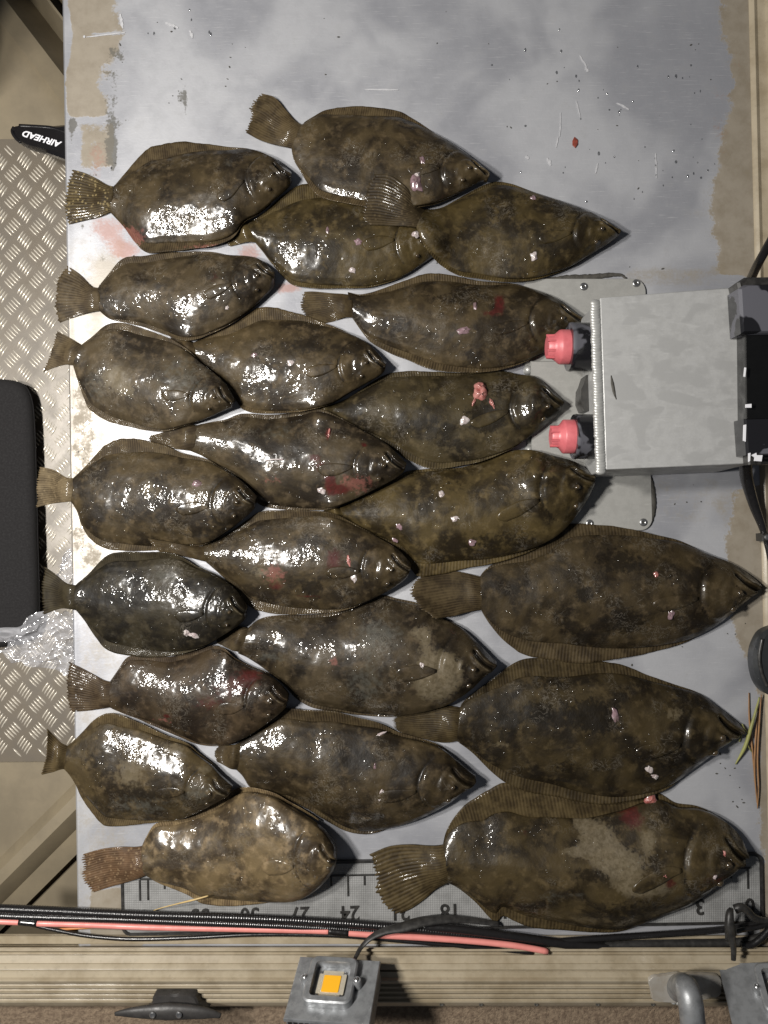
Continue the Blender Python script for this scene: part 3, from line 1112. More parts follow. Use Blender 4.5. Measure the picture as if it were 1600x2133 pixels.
def stamp(P):
    """raise the height map to a densely sampled surface"""
    global HM
    T = np.full_like(HM, -1.0)
    P = P.reshape(-1, 3)
    i = np.clip(((P[:, 0] - GX0) / CELL).astype(int), 0, NXc - 1)
    j = np.clip(((P[:, 1] - GY0) / CELL).astype(int), 0, NYc - 1)
    np.maximum.at(T, (j, i), P[:, 2])
    HM = np.maximum(HM, maxf(T, 1))


def drape(sig):
    """a surface resting on whatever has been laid down so far"""
    b1 = fftgauss(maxf(HM, 1), sig)
    d = np.maximum(HM - b1, 0)
    b1 = b1 + fftgauss(maxf(d, 2), 2.0)
    return np.maximum(b1, HM) + 0.0004


def build_fish(spec, idx):
    U, L = spec["U"], spec["L"]
    N, M = 132, 57
    base = drape(9.0)
    s_ = np.linspace(0, 1.0, N)
    ax_ = np.array(U[-1], float) - (np.array(U[0], float) + np.array(L[0], float)) / 2
    ln_ = np.linalg.norm(ax_)
    ax_ /= ln_
    nn_ = np.array([ax_[1], -ax_[0]])
    bl_ = min(9.0, 0.021 * ln_)
    U = list(U[:-1]) + [tuple(np.array(U[-1]) + nn_ * bl_ * 0.8 - ax_ * 1.5)]
    L = list(L[:-1]) + [tuple(np.array(L[-1]) - nn_ * bl_ * 0.9 - ax_ * 3.5)]
    Upx, Lpx = smooth_curve(U, 400), smooth_curve(L, 400)
    # reference height of its outline, from what lies underneath
    allp = np.vstack([Upx, Lpx])
    xy0 = np.array([W(x, y, 0.01) for x, y in allp])
    zref = float(np.mean(sample(base, xy0[:, 0], xy0[:, 1]))) + 0.006
    to = lambda pts: np.array([W(x, y, zref) for x, y in pts])
    Uw = to(Upx)
    Lw = to(Lpx)
    q = np.linspace(0, 1, 400)
    gs = lambda A: np.stack([np.interp(s_, q, A[:, 0]), np.interp(s_, q, A[:, 1])], 1)
    Uo, Lo = gs(Uw), gs(Lw)
    Lf = float(np.linalg.norm(Uw[-1] - (Uw[0] + Lw[0]) / 2))
    kf = Lf / 0.36
    C = (Uo + Lo) / 2
    wfin = np.interp(s_, [0, 0.04, 0.18, 0.33, 0.55, 0.75, 0.86, 1], [0.0, 0.35, 1.0, 1.0, 0.5, 0.16, 0.0, 0.0])
    fu = spec.get("fu", 0.25) * 0.92 * wfin
    fl = spec.get("fl", 0.25) * 0.92 * wfin
    Ub = C + (Uo - C) * (1 - fu)[:, None]
    Lb = C + (Lo - C) * (1 - fl)[:, None]
    t_ = np.sin(np.linspace(-np.pi / 2, np.pi / 2, M)) * 0.55 + np.linspace(-1, 1, M) * 0.45
    tt, ss = np.meshgrid(t_, s_)
    P = Lb[:, None, :] + (Ub - Lb)[:, None, :] * ((t_ + 1) / 2)[None, :, None]
    X, Y = P[..., 0], P[..., 1]
    rise = spec.get("rise", 0.004) * sstep(0.35, 1.0, ss)
    B = sample(base, X, Y) + 0.55 * rise
    T = spec.get("T", 0.092) * Lf
    hs = np.interp(s_, [0, .05, .12, .25, .42, .58, .72, .84, .92, .97, 1], [.25, .28, .36, .58, .86, 1.0, 1.0, .9, .72, .54, .34])
    ker = np.hanning(11)
    ker /= ker.sum()
    hs = np.convolve(np.pad(hs, 5, mode='edge'), ker, mode='valid')
    prof = 0.86 * (1 - np.abs(tt) ** 1.9) + 0.14 * (1 - np.abs(tt) ** 4) ** 0.6
    edge = 0.0030 * kf
    hgt = edge + T * hs[:, None] * prof + 0.45 * rise
    # ---- surface forms
    xf, yf = (X - C[0, 0]) / kf, (Y - C[0, 1]) / kf
    soft = (1 - np.abs(tt) ** 4)
    hgt += 0.0030 * kf * soft * (fnoise(xf * 20 + idx * 7.1, yf * 20, idx, 3) - 0.5)
    hgt += 0.0016 * kf * soft * (fnoise(xf * 70 + idx * 3.1, yf * 70, idx + 5, 3) - 0.5)
    # fin-base ridge and lateral line
    hgt += 0.0005 * kf * np.exp(-((np.abs(tt) - 0.86) / 0.05) ** 2) * sstep(0.02, 0.2, ss) * (1 - sstep(0.7, 0.85, ss))
    tl = 0.02 + 0.20 * sstep(0.55, 0.66, ss) * (1 - sstep(0.66, 0.76, ss))
    hgt -= 0.0006 * kf * np.exp(-((tt - tl) / 0.02) ** 2) * (1 - sstep(0.74, 0.8, ss))
    # gill cover and cheek plate
    head_wr = fnoise(xf * 46 + idx, yf * 46, idx + 31, 2)

    def ridge(sg, amp, tmax, back):
        dd = (ss - sg) * Lf
        win = sstep(tmax, tmax - 0.2, np.abs(tt))
        r_ = amp * kf * sstep(-0.0012 * kf, 0.0022 * kf, dd) * np.exp(-np.maximum(dd, 0) / (0.032 * kf))
        g_ = -amp * 0.75 * kf * np.exp(-((dd + 0.003 * kf) / (0.0028 * kf)) ** 2)
        return (r_ + g_) * win
    sgw = 0.004 * (vnoise(tt * 5 + idx, ss * 0, idx) - 0.5)
    hgt += ridge(0.752 + 0.07 * (tt / 0.8) ** 2 + sgw, 0.0026 + 0.0016 * (vnoise(tt * 3 + idx, ss * 0, idx + 3) - 0.5), 0.82, 1)
    hgt += ridge(0.822 + 0.06 * ((tt + 0.05) / 0.7) ** 2 - sgw, 0.0013, 0.55, 1)
    hgt += 0.0034 * kf * (head_wr - 0.5) * sstep(0.74, 0.84, ss) * soft

    # mouth slit running along the jaw, with thick lips
    def at(s, t):
        i = min(N - 1, max(0, int(round(s * (N - 1)))))
        j = int(np.argmin(np.abs(t_ - t)))
        return i, j
    ia = at(0.888, 0.60)
    ib = at(0.985, -0.25)
    A2, B2 = P[ia], P[ib]
    ax = B2 - A2
    la = np.linalg.norm(ax)
    ax = ax / la
    rel0 = (X - A2[0]) * ax[0] + (Y - A2[1]) * ax[1]
    rel1 = -(X - A2[0]) * ax[1] + (Y - A2[1]) * ax[0]
    rel1 = rel1 + 0.003 * kf * np.sin(np.clip(rel0 / la, 0, 1) * np.pi)
    wl = sstep(-0.004 * kf, 0.004 * kf, rel0) * sstep(la + 0.006 * kf, la - 0.002 * kf, rel0)
    hgt += wl * kf * (-0.0072 * np.exp(-(rel1 / (0.0026 * kf)) ** 2) + 0.0036 * np.exp(-((rel1 + 0.0055 * kf) / (0.003 * kf)) ** 2) + 0.0022 * np.exp(-((rel1 - 0.0055 * kf) / (0.003 * kf)) ** 2))
    hgt += wl * kf * (-0.0016) * np.exp(-((rel1 + 0.0120 * kf) / (0.0016 * kf)) ** 2)
    # jaw strip falls away beyond the mouth
    hgt -= 0.22 * T * sstep(0.0, 0.02 * kf, rel1) * sstep(0.86, 0.93, ss) * prof
    # eye sockets
    eyes = []
    for es, et in spec.get("eyes", ((0.885, -0.06), (0.872, -0.62))):
        i, j = at(es, et)
        c = P[i, j]
        rr = np.hypot(X - c[0], Y - c[1]) / kf
        hgt += kf * (0.0030 * np.exp(-(rr / 0.0060) ** 2) - 0.0008 * np.exp(-((rr - 0.009) / 0.003) ** 2))
        eyes.append((i, j))
    hgt = np.maximum(hgt, edge * 0.8)
    for (kind, bx, by, brx, bry, st) in spec.get("forms", ()):   # pits and lumps
        c = W(bx, by, zref + 0.02)
        hgt += st * np.exp(-((X - c[0]) / (brx * S)) ** 2 - ((Y - c[1]) / (bry * S)) ** 2)
    Z = B + hgt
    top = np.stack([X, Y, Z], -1)
    bz = np.minimum(B + 0.0006, Z - 0.001)
    bot = np.stack([X, Y, bz], -1)
    V, F = closed_sheet(top, bot)
    ctr = P[N // 2, M // 2]
    root = empty("flounder", (float(ctr[0]), float(ctr[1]), float(B[N // 2, M // 2])))
    tag(root, spec["label"], "fish", "flounders laid out on the boat deck")
    skin, fin = spec["mats"]
    body = mk("body", V, F, skin, root)
    # masks
    zs = float(np.mean(Z))
    att = {k: np.zeros_like(X) for k in ("dark", "slime", "pale", "pink", "blood")}
    for (kind, bx, by, brx, bry, st) in spec.get("blobs", ()):
        c = W(bx, by, zref + 0.5 * T)
        kk = S
        att[kind] += st * np.exp(-((X - c[0]) / (brx * kk)) ** 2 - ((Y - c[1]) / (bry * kk)) ** 2)
    att["dark"] += wl * 1.2 * np.exp(-(rel1 / (0.0024 * kf)) ** 2) + 0.5 * wl * np.exp(-((rel1 + 0.012 * kf) / (0.0014 * kf)) ** 2)  # crease shade painted along the mouth slit and lip fold
    att["pale"] += wl * 0.55 * np.exp(-((rel1 + 0.0050 * kf) / (0.0016 * kf)) ** 2)
    att["dark"] += 0.55 * sstep(0.001, 0.012 * kf, rel1) * sstep(0.87, 0.91, ss)  # jaw strip beyond the mouth darkened to stand in for its shade
    gd = (ss - (0.752 + 0.07 * (tt / 0.8) ** 2 + sgw)) * Lf
    att["dark"] += 0.6 * np.exp(-((gd + 0.003 * kf) / (0.0026 * kf)) ** 2) * sstep(0.85, 0.6, np.abs(tt))  # shade of the gill groove put into the colour
    for k, arr in att.items():
        f2 = arr.ravel()
        vattr(body, k, np.concatenate([f2, f2]))
    surf = [top]

    # ---- dorsal and anal fins
    def fin_strip(name, E, O, frac, seed):
        n2, m2 = 300, 8
        u = np.linspace(0.012, 0.868, n2)
        e = np.stack([np.interp(u, s_, E[:, 0]), np.interp(u, s_, E[:, 1])], 1)
        o_ = np.stack([np.interp(u, s_, O[:, 0]), np.interp(u, s_, O[:, 1])], 1)
        Cc = np.stack([np.interp(u, s_, C[:, 0]), np.interp(u, s_, C[:, 1])], 1)
        inn = e + (Cc - e) * 0.06
        # ragged free edge
        rag = 1 + 0.05 * (vnoise(u * 60, u * 0, seed) - 0.5) + 0.12 * (vnoise(u * 14, u * 0, seed + 3) - 0.5)
        o2_ = e + (o_ - e) * rag[:, None]
        w = np.linspace(0, 1, m2)
        G = inn[:, None, :] + (o2_ - inn)[:, None, :] * w[None, :, None]
        width = np.linalg.norm(o2_ - e, axis=1)
        zb = sample(base, G[..., 0], G[..., 1])
        nray = 96
        lean = 0.9
        ray = (u[:, None] * nray + lean * w[None, :] * np.clip(width / (0.02 * kf), 0, 1)[:, None])
        lift = 0.004 * kf * np.clip(fnoise(u * 7 + seed, u * 0, seed + 8, 2) - 0.42, 0, 1)[:, None] * w[None, :] ** 1.6
        zz = zb + edge * 0.9 * (1 - w[None, :]) + 0.0011 * w[None, :] + lift * 1.6 + 0.00013 * np.sin(2 * np.pi * ray) * np.minimum(1, w[None, :] * 3)
        tp = np.stack([G[..., 0], G[..., 1], zz], -1)
        bt = tp.copy()
        bt[..., 2] = zz - 0.0007
        if name == "dorsal_fin":
            tp, bt = tp[::-1], bt[::-1]
            ray = ray[::-1]
        V, F = closed_sheet(tp, bt)
        ob = mk(name, V, F, fin, root)
        vattr(ob, "ray", np.concatenate([ray.ravel(), ray.ravel()]))
        pk = np.zeros(ray.shape)
        for (kind, bx, by, brx, bry, st) in spec.get("blobs", ()):
            if kind == "pink":
                c = W(bx, by, zref)
                pk += st * np.exp(-((tp[..., 0] - c[0]) / (brx * S)) ** 2 - ((tp[..., 1] - c[1]) / (bry * S)) ** 2)
        vattr(ob, "pink", np.concatenate([pk.ravel(), pk.ravel()]))
        surf.append(tp)
    fin_strip("anal_fin", Ub, Uo, fu, idx * 5 + 1)
    fin_strip("dorsal_fin", Lb, Lo, fl, idx * 5 + 2)

    # ---- eyes, pectoral fin, torn or swollen spots
    def dome(name, c, rx_, ry_, h, m, rot=0.0, jit=0.0, seed=0, parent=root, sink=0.35):
        V = []
        nu, nv = 18, 8
        for i in range(nv):
            a = (i / (nv - 1)) * math.pi * 0.5
            for j in range(nu):
                th = 2 * math.pi * j / nu
                jj = 1 + jit * (2 * float(vnoise(np.array(math.cos(th) * 2.3 + seed), np.array(math.sin(th) * 2.3 + i * 0.3), seed)) - 1)
                x, y = rx_ * math.cos(a) * math.cos(th) * jj, ry_ * math.cos(a) * math.sin(th) * jj
                V.append((c[0] + x * math.cos(rot) - y * math.sin(rot), c[1] + x * math.sin(rot) + y * math.cos(rot), c[2] - h * sink + h * math.sin(a) * (1 + jit * 0.5 * math.sin(3 * th + seed))))
        F = []
        for i in range(nv - 1):
            for j in range(nu):
                F.append([i * nu + j, i * nu + (j + 1) % nu, (i + 1) * nu + (j + 1) % nu, (i + 1) * nu + j])
        F.append([j for j in range(nu)][::-1])
        return mk(name, V, F, m, parent)
    for (i, j) in eyes:
        c = top[i, j]
        dome("eye", c, 0.0043 * kf, 0.0035 * kf, 0.0036 * kf, M_EYE, 0.4, 0.0, 1)
    nP, mP = 14, 9
    ps = np.linspace(0, 1, nP)[:, None]
    pt = np.linspace(-1, 1, mP)[None, :]
    wid = 0.03 + 0.115 * np.sin(np.clip(ps * 1.15, 0, 1) * np.pi * 0.62)
    sC = 0.738 - 0.150 * ps * (1 - 0.22 * pt ** 2)
    tC = spec.get("pec", -0.08) + wid * pt - 0.10 * ps
    fi = np.clip(sC * (N - 1), 0, N - 1.01)
    fj = np.interp(tC, t_, np.arange(M))
    i0, j0 = fi.astype(int), np.clip(fj.astype(int), 0, M - 2)
    a_, b_ = (fi - i0)[..., None], (fj - j0)[..., None]
    G = (top[i0, j0] * (1 - a_) + top[i0 + 1, j0] * a_) * (1 - b_) + (top[i0, j0 + 1] * (1 - a_) + top[i0 + 1, j0 + 1] * a_) * b_
    ray = pt * 6 + 0 * ps
    G[..., 2] += 0.0010 + 0.0016 * kf * ps * (1 - pt ** 2) + 0.0003 * np.sin(2 * np.pi * ray)
    bt = G.copy()
    bt[..., 2] -= 0.0006
    V, F = closed_sheet(G[::-1], bt[::-1])
    ob = mk("pectoral_fin", V, F, skin, root)
    for nm in ("dark", "slime", "pale", "pink", "blood"):
        vattr(ob, nm, np.zeros(len(V)))
    for q_, (m_, bx, by, brx, bry, hh, rot) in enumerate(spec.get("lumps", ())):
        z0 = zref + 0.6 * T
        for _ in range(3):
            c = W(bx, by, z0)
            k = np.argmin((X - c[0]) ** 2 + (Y - c[1]) ** 2)
            z0 = float(Z.ravel()[k])
        dome({"flesh": "wound", "white": "torn_skin", "mauve": "swelling"}[m_], (c[0], c[1], z0), brx * S, bry * S, hh * 0.65, {"flesh": M_FLESH, "white": M_WHITEF, "mauve": M_MAUVE}[m_], R(rot), 0.35, idx * 11 + q_)
    for g_ in surf:
        stamp(g_)
        if g_ is top:
            stamp((g_[1:] + g_[:-1]) / 2)
            stamp((g_[:, 1:] + g_[:, :-1]) / 2)

    def tail():
        base2 = drape(3.0)
        up, out, lw = spec["tail"]
        nr, nl = 97, 22
        up_ = smooth_curve(to(up), nl) if len(up) > 1 else None
        lw_ = smooth_curve(to(lw), nl)
        ow = to(out)
        oc = smooth_curve(ow, nr)
        rt = np.linspace(0, 1, nr)[:, None]
        rootl = Ub[0] + (Lb[0] - Ub[0]) * rt
        cen = P[N // 2, M // 2]
        shift = (P[3].mean(0) - P[0].mean(0))
        rootl = rootl + shift * 1.0
        up_ = up_ + (rootl[0] - up_[0]) * np.linspace(1, 0, nl)[:, None]
        lw_ = lw_ + (rootl[-1] - lw_[0]) * np.linspace(1, 0, nl)[:, None]
        jag = (vnoise(np.arange(nr) * 0.55, np.zeros(nr), idx + 77) - 0.5) * 0.05 + 0.018 * np.sin(np.arange(nr) / (nr - 1) * 2 * np.pi * 17)
        oc = oc + (oc - rootl) * jag[:, None]
        oc[0], oc[-1] = up_[-1], lw_[-1]
        v = np.linspace(0, 1, nl)
        G = np.zeros((nr, nl, 2))
        for a in range(nr):
            u = a / (nr - 1)
            cu = up_ * (1 - u) + lw_ * u
            st = rootl[a][None] * (1 - v)[:, None] + oc[a][None] * v[:, None]
            cor = (rootl[0] * (1 - u) + rootl[-1] * u)[None] * (1 - v)[:, None] + (up_[-1] * (1 - u) + lw_[-1] * u)[None] * v[:, None]
            G[a] = cu + st - cor
        zb = sample(base2, G[..., 0], G[..., 1])
        zb0 = sample(base, G[..., 0], G[..., 1])
        mixv = sstep(0, 0.45, v)[None, :]
        zb = zb0 * (1 - mixv) + zb * mixv if spec.get("late") else np.maximum(zb0 * (1 - mixv) + zb * mixv, zb0)
        u = np.linspace(-1, 1, nr)[:, None]
        prf = 0.86 * (1 - np.abs(u) ** 1.9) + 0.14 * (1 - np.abs(u) ** 4) ** 0.6
        nray = 17
        ray = np.linspace(0, nray, nr)[:, None] + 0 * v[None, :]
        zz = zb + edge * (1 - 0.7 * v[None, :]) + T * 0.25 * prf * (1 - sstep(0.05, 0.75, v)[None, :]) + 0.0004 * kf * np.sin(2 * np.pi * ray) * sstep(0.15, 0.6, v)[None, :]
        lift = spec.get("lift", 0.0)
        zz += 0.006 * kf * (fnoise(np.linspace(0, 3, nr) + idx, np.zeros(nr), idx + 50, 2) - 0.3)[:, None] * v[None, :] ** 1.5 + lift * v[None, :] ** 1.5
        tp = np.stack([G[..., 0], G[..., 1], zz], -1)
        bt = tp.copy()
        bt[..., 2] = np.minimum(zb + 0.0002, zz - 0.0008) if lift == 0 else zz - 0.0012
        if spec.get("flip"):
            tp, bt, ray2 = tp[::-1], bt[::-1], ray[::-1]
        V, F = closed_sheet(tp, bt)
        ob = mk("tail_fin", V, F, spec.get("tailmat", fin), root)
        vattr(ob, "ray", np.concatenate([ray.ravel(), ray.ravel()]))
        vattr(ob, "pink", np.zeros(len(V)))
        stamp(tp)
        stamp((tp[1:] + tp[:-1]) / 2)
    return tail


def mats(i, d=1.0, tone=(1, 1, 1), wet=0.5):
    dark = tuple(0.85 * x * d * t for x, t in zip((0.021, 0.0145, 0.0075), tone))
    mid = tuple(x * d * t for x, t in zip((0.055, 0.0395, 0.019), tone))
    light = tuple(x * d * t for x, t in zip((0.115, 0.083, 0.044), tone))
    return fish_skin("flounder skin %d" % i, i, dark, mid, light, wet), \
        fin_skin("flounder fin %d" % i, i, tuple(x * 1.25 for x in mid), tuple(1.25 * x for x in light), tuple(1.5 * x for x in dark))


FISH = {}


def fish(key, label, tail, U, L, d=1.0, tone=(1, 1, 1), **kw):
    i = len(FISH) + 1
    kw.update(label=label, tail=tail, U=U, L=L, mats=mats(i, d, tone, kw.pop("wet", 0.5)))
    FISH[key] = kw


G_ = (1.0, 1.03, 1.15)     # greyer skins
O_ = (1.0, 1.0, 0.8)       # more olive
fish("F1", "uppermost flounder, with a mauve swelling behind its gill",
     ([(628, 252), (612, 245), (594, 225), (570, 199), (547, 194)], [(547, 194), (530, 210), (521, 225), (525, 236), (520, 252), (512, 275)], [(605, 301), (580, 297), (556, 292), (535, 286), (512, 275)]),
     [(628, 252), (650, 236), (675, 222), (720, 215), (765, 215), (830, 223), (856, 236), (893, 260), (937, 291), (978, 325), (1006, 350), (1020, 367), (1019, 375)],
     [(605, 301), (610, 325), (625, 352), (642, 382), (662, 407), (690, 420), (725, 428), (755, 434), (800, 442), (850, 442), (895, 432), (930, 417), (960, 402), (985, 389), (1003, 380), (1019, 375)],
     1.05, fu=0.2, rise=0.012, fl=0.15, lift=0.008, lumps=[("mauve", 867, 380, 13, 19, 0.008, 15), ("mauve", 881, 336, 5, 10, 0.004, 20), ("white", 870, 364, 7, 6, 0.009, 20)],
     blobs=[("pale", 700, 390, 60, 20, .35)])
fish("F2", "flounder with a yellow spotted tail and a wide upper fin, below the scuffed tan paint",
     ([(232, 384), (215, 381), (195, 368), (172, 356), (149, 349)], [(149, 349), (136, 385), (133, 410), (134, 435), (139, 463)], [(224, 436), (200, 447), (169, 455), (139, 463)]),
     [(232, 384), (265, 345), (307, 301), (340, 294), (385, 290), (430, 294), (470, 301), (520, 308), (565, 328), (590, 346), (608, 363), (611, 374)],
     [(224, 436), (255, 470), (290, 515), (310, 526), (350, 524), (400, 519), (450, 512), (490, 493), (510, 466), (540, 445), (575, 415), (602, 392), (611, 374)],
     0.95, fu=0.3, rise=0.01, fl=0.2, blobs=[("pink", 260, 490, 40, 30, .8), ("pink", 440, 515, 80, 10, .5), ("slime", 480, 340, 20, 14, .5)])
fish("F3", "olive flounder with its head hidden under the fan shaped tail of another fish",
     ([(505, 468), (490, 462), (470, 470)], [(470, 470), (458, 488), (478, 510)], [(525, 500), (500, 503), (478, 510)]),
     [(510, 460), (540, 447), (580, 411), (610, 390), (640, 379), (700, 382), (760, 392), (820, 412), (865, 450), (900, 488), (915, 515)],
     [(528, 500), (545, 520), (560, 540), (590, 575), (610, 592), (650, 600), (700, 601), (760, 600), (800, 591), (840, 576), (880, 550), (905, 532), (915, 515)],
     1.0, O_, fu=0.33, fl=0.1, lumps=[("white", 735, 562, 8, 7, 0.004, 0), ("mauve", 747, 503, 9, 7, 0.004, 0), ("mauve", 682, 480, 4, 8, 0.003, 0)], blobs=[("pink", 500, 505, 25, 14, .5)])
fish("F4", "flounder with a white blister by its gill, its fanned tail lying on the fish above",
     ([(885, 436), (860, 420), (831, 391), (808, 376), (783, 374)], [(783, 374), (772, 392), (763, 412), (759, 440), (760, 467), (769, 478)], [(865, 480), (840, 479), (812, 478), (769, 478)]),
     [(885, 436), (920, 428), (960, 406), (1000, 385), (1030, 373), (1060, 375), (1100, 388), (1150, 408), (1175, 418), (1220, 438), (1255, 457), (1285, 478), (1291, 486)],
     [(865, 480), (872, 502), (890, 530), (920, 555), (955, 575), (1000, 582), (1050, 589), (1100, 586), (1140, 575), (1190, 555), (1230, 530), (1265, 509), (1284, 495), (1291, 486)],
     1.0, O_, fu=0.08, rise=0.014, fl=0.12, late=True, lumps=[("white", 1113, 532, 8, 10, 0.006, 0), ("mauve", 1111, 414, 7, 8, 0.004, 0), ("white", 867, 488, 8, 7, 0.006, 0)],
     blobs=[("dark", 1140, 510, 20, 30, .7), ("dark", 1090, 405, 60, 20, .4), ("pale", 1000, 490, 60, 40, .3)])
fish("F5", "flounder with a frayed overhanging tail, directly under the fish with the yellow spotted tail",
     ([(200, 597), (184, 595), (162, 570), (137, 550)], [(137, 550), (120, 572), (114, 590), (114, 610), (111, 640), (119, 669)], [(203, 645), (180, 649), (156, 656), (119, 669)]),
     [(200, 597), (225, 566), (255, 535), (300, 529), (340, 523), (390, 521), (440, 522), (480, 530), (520, 536), (545, 545), (572, 568), (577, 578)],
     [(203, 645), (225, 662), (260, 670), (300, 680), (340, 695), (375, 709), (400, 710), (440, 695), (480, 675), (520, 647), (550, 620), (570, 600), (577, 578)],
     1.05, G_, fu=0.2, rise=0.01, fl=0.12, blobs=[("blood", 450, 585, 10, 22, .45), ("slime", 480, 570, 50, 40, .4), ("dark", 390, 640, 120, 30, .3)], lumps=[("white", 473, 640, 5, 5, 0.003, 0)])
fish("F6", "flounder with red gashes on its shoulder, its snout pointing at the upper red cap",
     ([(724, 605), (690, 604), (650, 603), (634, 605)], [(634, 605), (629, 622), (629, 640), (645, 660), (670, 671)], [(728, 652), (710, 655), (690, 664), (670, 671)]),
     [(724, 605), (750, 610), (790, 600), (850, 578), (885, 566), (935, 568), (1000, 582), (1070, 587), (1110, 600), (1160, 622), (1190, 645), (1212, 662), (1214, 670)],
     [(728, 652), (736, 663), (755, 690), (770, 708), (805, 730), (850, 750), (900, 769), (950, 776), (1010, 776), (1058, 768), (1105, 750), (1140, 730), (1180, 697), (1205, 678), (1214, 670)],
     1.0, fu=0.2, fl=0.2, blobs=[("blood", 1040, 632, 12, 22, 1.0), ("blood", 1020, 655, 20, 10, .7), ("dark", 930, 620, 60, 20, .5), ("slime", 830, 650, 60, 30, .4)],
     lumps=[("mauve", 968, 688, 15, 8, 0.004, 15), ("mauve", 990, 640, 4, 10, 0.003, 0)])
fish("F7", "grey flounder with a pale tan patch, its forked tail over the tread plate",
     ([(163, 716), (150, 708), (130, 695), (112, 686)], [(112, 686), (106, 705), (99, 728), (90, 750), (80, 771)], [(146, 757), (126, 756), (100, 763), (80, 771)]),
     [(163, 716), (190, 696), (225, 672), (260, 672), (300, 685), (350, 703), (390, 727), (420, 755), (450, 780), (475, 805), (490, 830), (492, 842)],
     [(146, 757), (155, 785), (170, 830), (182, 852), (220, 876), (260, 886), (300, 895), (340, 898), (390, 886), (430, 873), (465, 858), (485, 850), (492, 842)],
     1.15, G_, fu=0.16, rise=0.012, fl=0.14, wet=0.62, blobs=[("pale", 235, 785, 32, 30, .75), ("pale", 265, 810, 22, 18, .55), ("slime", 380, 790, 90, 70, .55), ("slime", 190, 800, 40, 50, .5)])
fish("F8", "flounder with a clearly outlined gill cover and a striped upper fin, near the pile's middle",
     ([(395, 712), (375, 702), (352, 700)], [(352, 700), (345, 720), (350, 740)], [(400, 745), (375, 742), (350, 740)]),
     [(395, 712), (440, 692), (480, 673), (510, 653), (535, 638), (560, 637), (600, 645), (640, 657), (675, 671), (710, 685), (750, 706), (775, 725), (800, 752), (806, 765)],
     [(400, 745), (430, 772), (460, 800), (490, 832), (505, 852), (540, 861), (600, 860), (650, 855), (690, 843), (730, 818), (770, 796), (795, 781), (806, 765)],
     1.1, fu=0.3, rise=0.01, fl=0.08, lumps=[("white", 606, 756, 8, 7, 0.003, 0), ("mauve", 532, 740, 8, 6, 0.002, 0)], blobs=[("dark", 640, 720, 60, 22, .6), ("pale", 560, 690, 60, 20, .25), ("slime", 600, 757, 14, 10, .5)])
fish("F9", "dark flounder with raw pink flesh sticking out of its shoulder",
     ([(690, 842), (665, 838), (640, 842)], [(640, 842), (632, 858), (640, 872)], [(690, 868), (665, 872), (640, 872)]),
     [(684, 843), (720, 829), (750, 810), (780, 790), (810, 775), (850, 770), (900, 771), (960, 773), (1010, 770), (1050, 770), (1090, 781), (1115, 788), (1150, 818), (1168, 835), (1170, 842)],
     [(684, 862), (700, 870), (740, 893), (790, 920), (822, 938), (850, 958), (900, 976), (950, 972), (1000, 962), (1060, 938), (1100, 912), (1140, 882), (1163, 860), (1170, 842)],
     0.92, (0.95, 1.0, 0.95), fu=0.14, fl=0.2, eyes=((0.9, -0.2), (0.885, -0.66)), lumps=[("flesh", 1002, 822, 16, 17, 0.016, 0), ("flesh", 1001, 806, 11, 10, 0.017, 0), ("flesh", 987, 838, 3, 9, 0.006, -20), ("flesh", 1026, 842, 4, 13, 0.007, 25), ("white", 968, 876, 10, 9, 0.004, 20)],
     forms=[("pit", 1010, 850, 30, 20, -0.003)], blobs=[("dark", 1010, 870, 45, 35, .9), ("slime", 967, 878, 16, 14, .7), ("slime", 760, 870, 60, 30, .35)])
fish("F10", "flounder with a bright bloody wound along its gill cover",
     ([(400, 885), (370, 884), (330, 900), (312, 905)], [(312, 905), (308, 915), (318, 925)], [(392, 938), (360, 934), (318, 925)]),
     [(405, 884), (435, 878), (467, 872), (500, 860), (560, 862), (620, 857), (660, 852), (690, 861), (730, 882), (770, 905), (810, 930), (842, 962), (847, 973)],
     [(392, 938), (420, 950), (450, 970), (490, 995), (515, 1030), (545, 1054), (600, 1062), (650, 1063), (690, 1060), (730, 1045), (780, 1020), (820, 999), (838, 986), (847, 973)],
     1.0, G_, fu=0.12, rise=0.01, fl=0.1, wet=0.6, blobs=[("blood", 688, 1000, 12, 28, 1.1), ("blood", 708, 1020, 22, 11, 1.1), ("blood", 683, 905, 5, 16, 1.0), ("blood", 655, 955, 14, 10, .8), ("blood", 670, 975, 14, 12, .8), ("blood", 759, 928, 7, 5, .9),
                                      ("pink", 740, 1010, 50, 24, .6), ("pink", 570, 1000, 30, 14, .4), ("slime", 580, 900, 60, 20, .5), ("slime", 450, 920, 60, 30, .5)],
     lumps=[("white", 671, 1020, 9, 9, 0.004, 0), ("flesh", 685, 905, 3, 13, 0.004, -10)])
fish("F11", "mottled flounder with a ragged tail reaching toward the black padded object",
     ([(149, 994), (130, 993), (101, 977), (74, 971)], [(74, 971), (69, 995), (67, 1018), (68, 1040), (64, 1057)], [(142, 1043), (101, 1048), (82, 1052), (64, 1057)]),
     [(149, 994), (175, 968), (200, 940), (215, 925), (250, 914), (300, 916), (340, 927), (380, 943), (430, 956), (460, 973), (500, 998), (525, 1020), (540, 1036), (540, 1042)],
     [(142, 1043), (155, 1065), (165, 1095), (185, 1125), (215, 1143), (260, 1148), (310, 1148), (360, 1142), (430, 1133), (470, 1110), (510, 1080), (533, 1058), (540, 1042)],
     0.98, fu=0.27, rise=0.012, fl=0.14, lumps=[("mauve", 399, 1056, 4, 11, 0.003, 5), ("mauve", 410, 1008, 10, 8, 0.003, 0)], blobs=[("pale", 308, 1020, 20, 24, .6), ("dark", 440, 1110, 80, 25, .5), ("dark", 260, 1070, 60, 30, .4), ("slime", 330, 990, 30, 30, .4)])
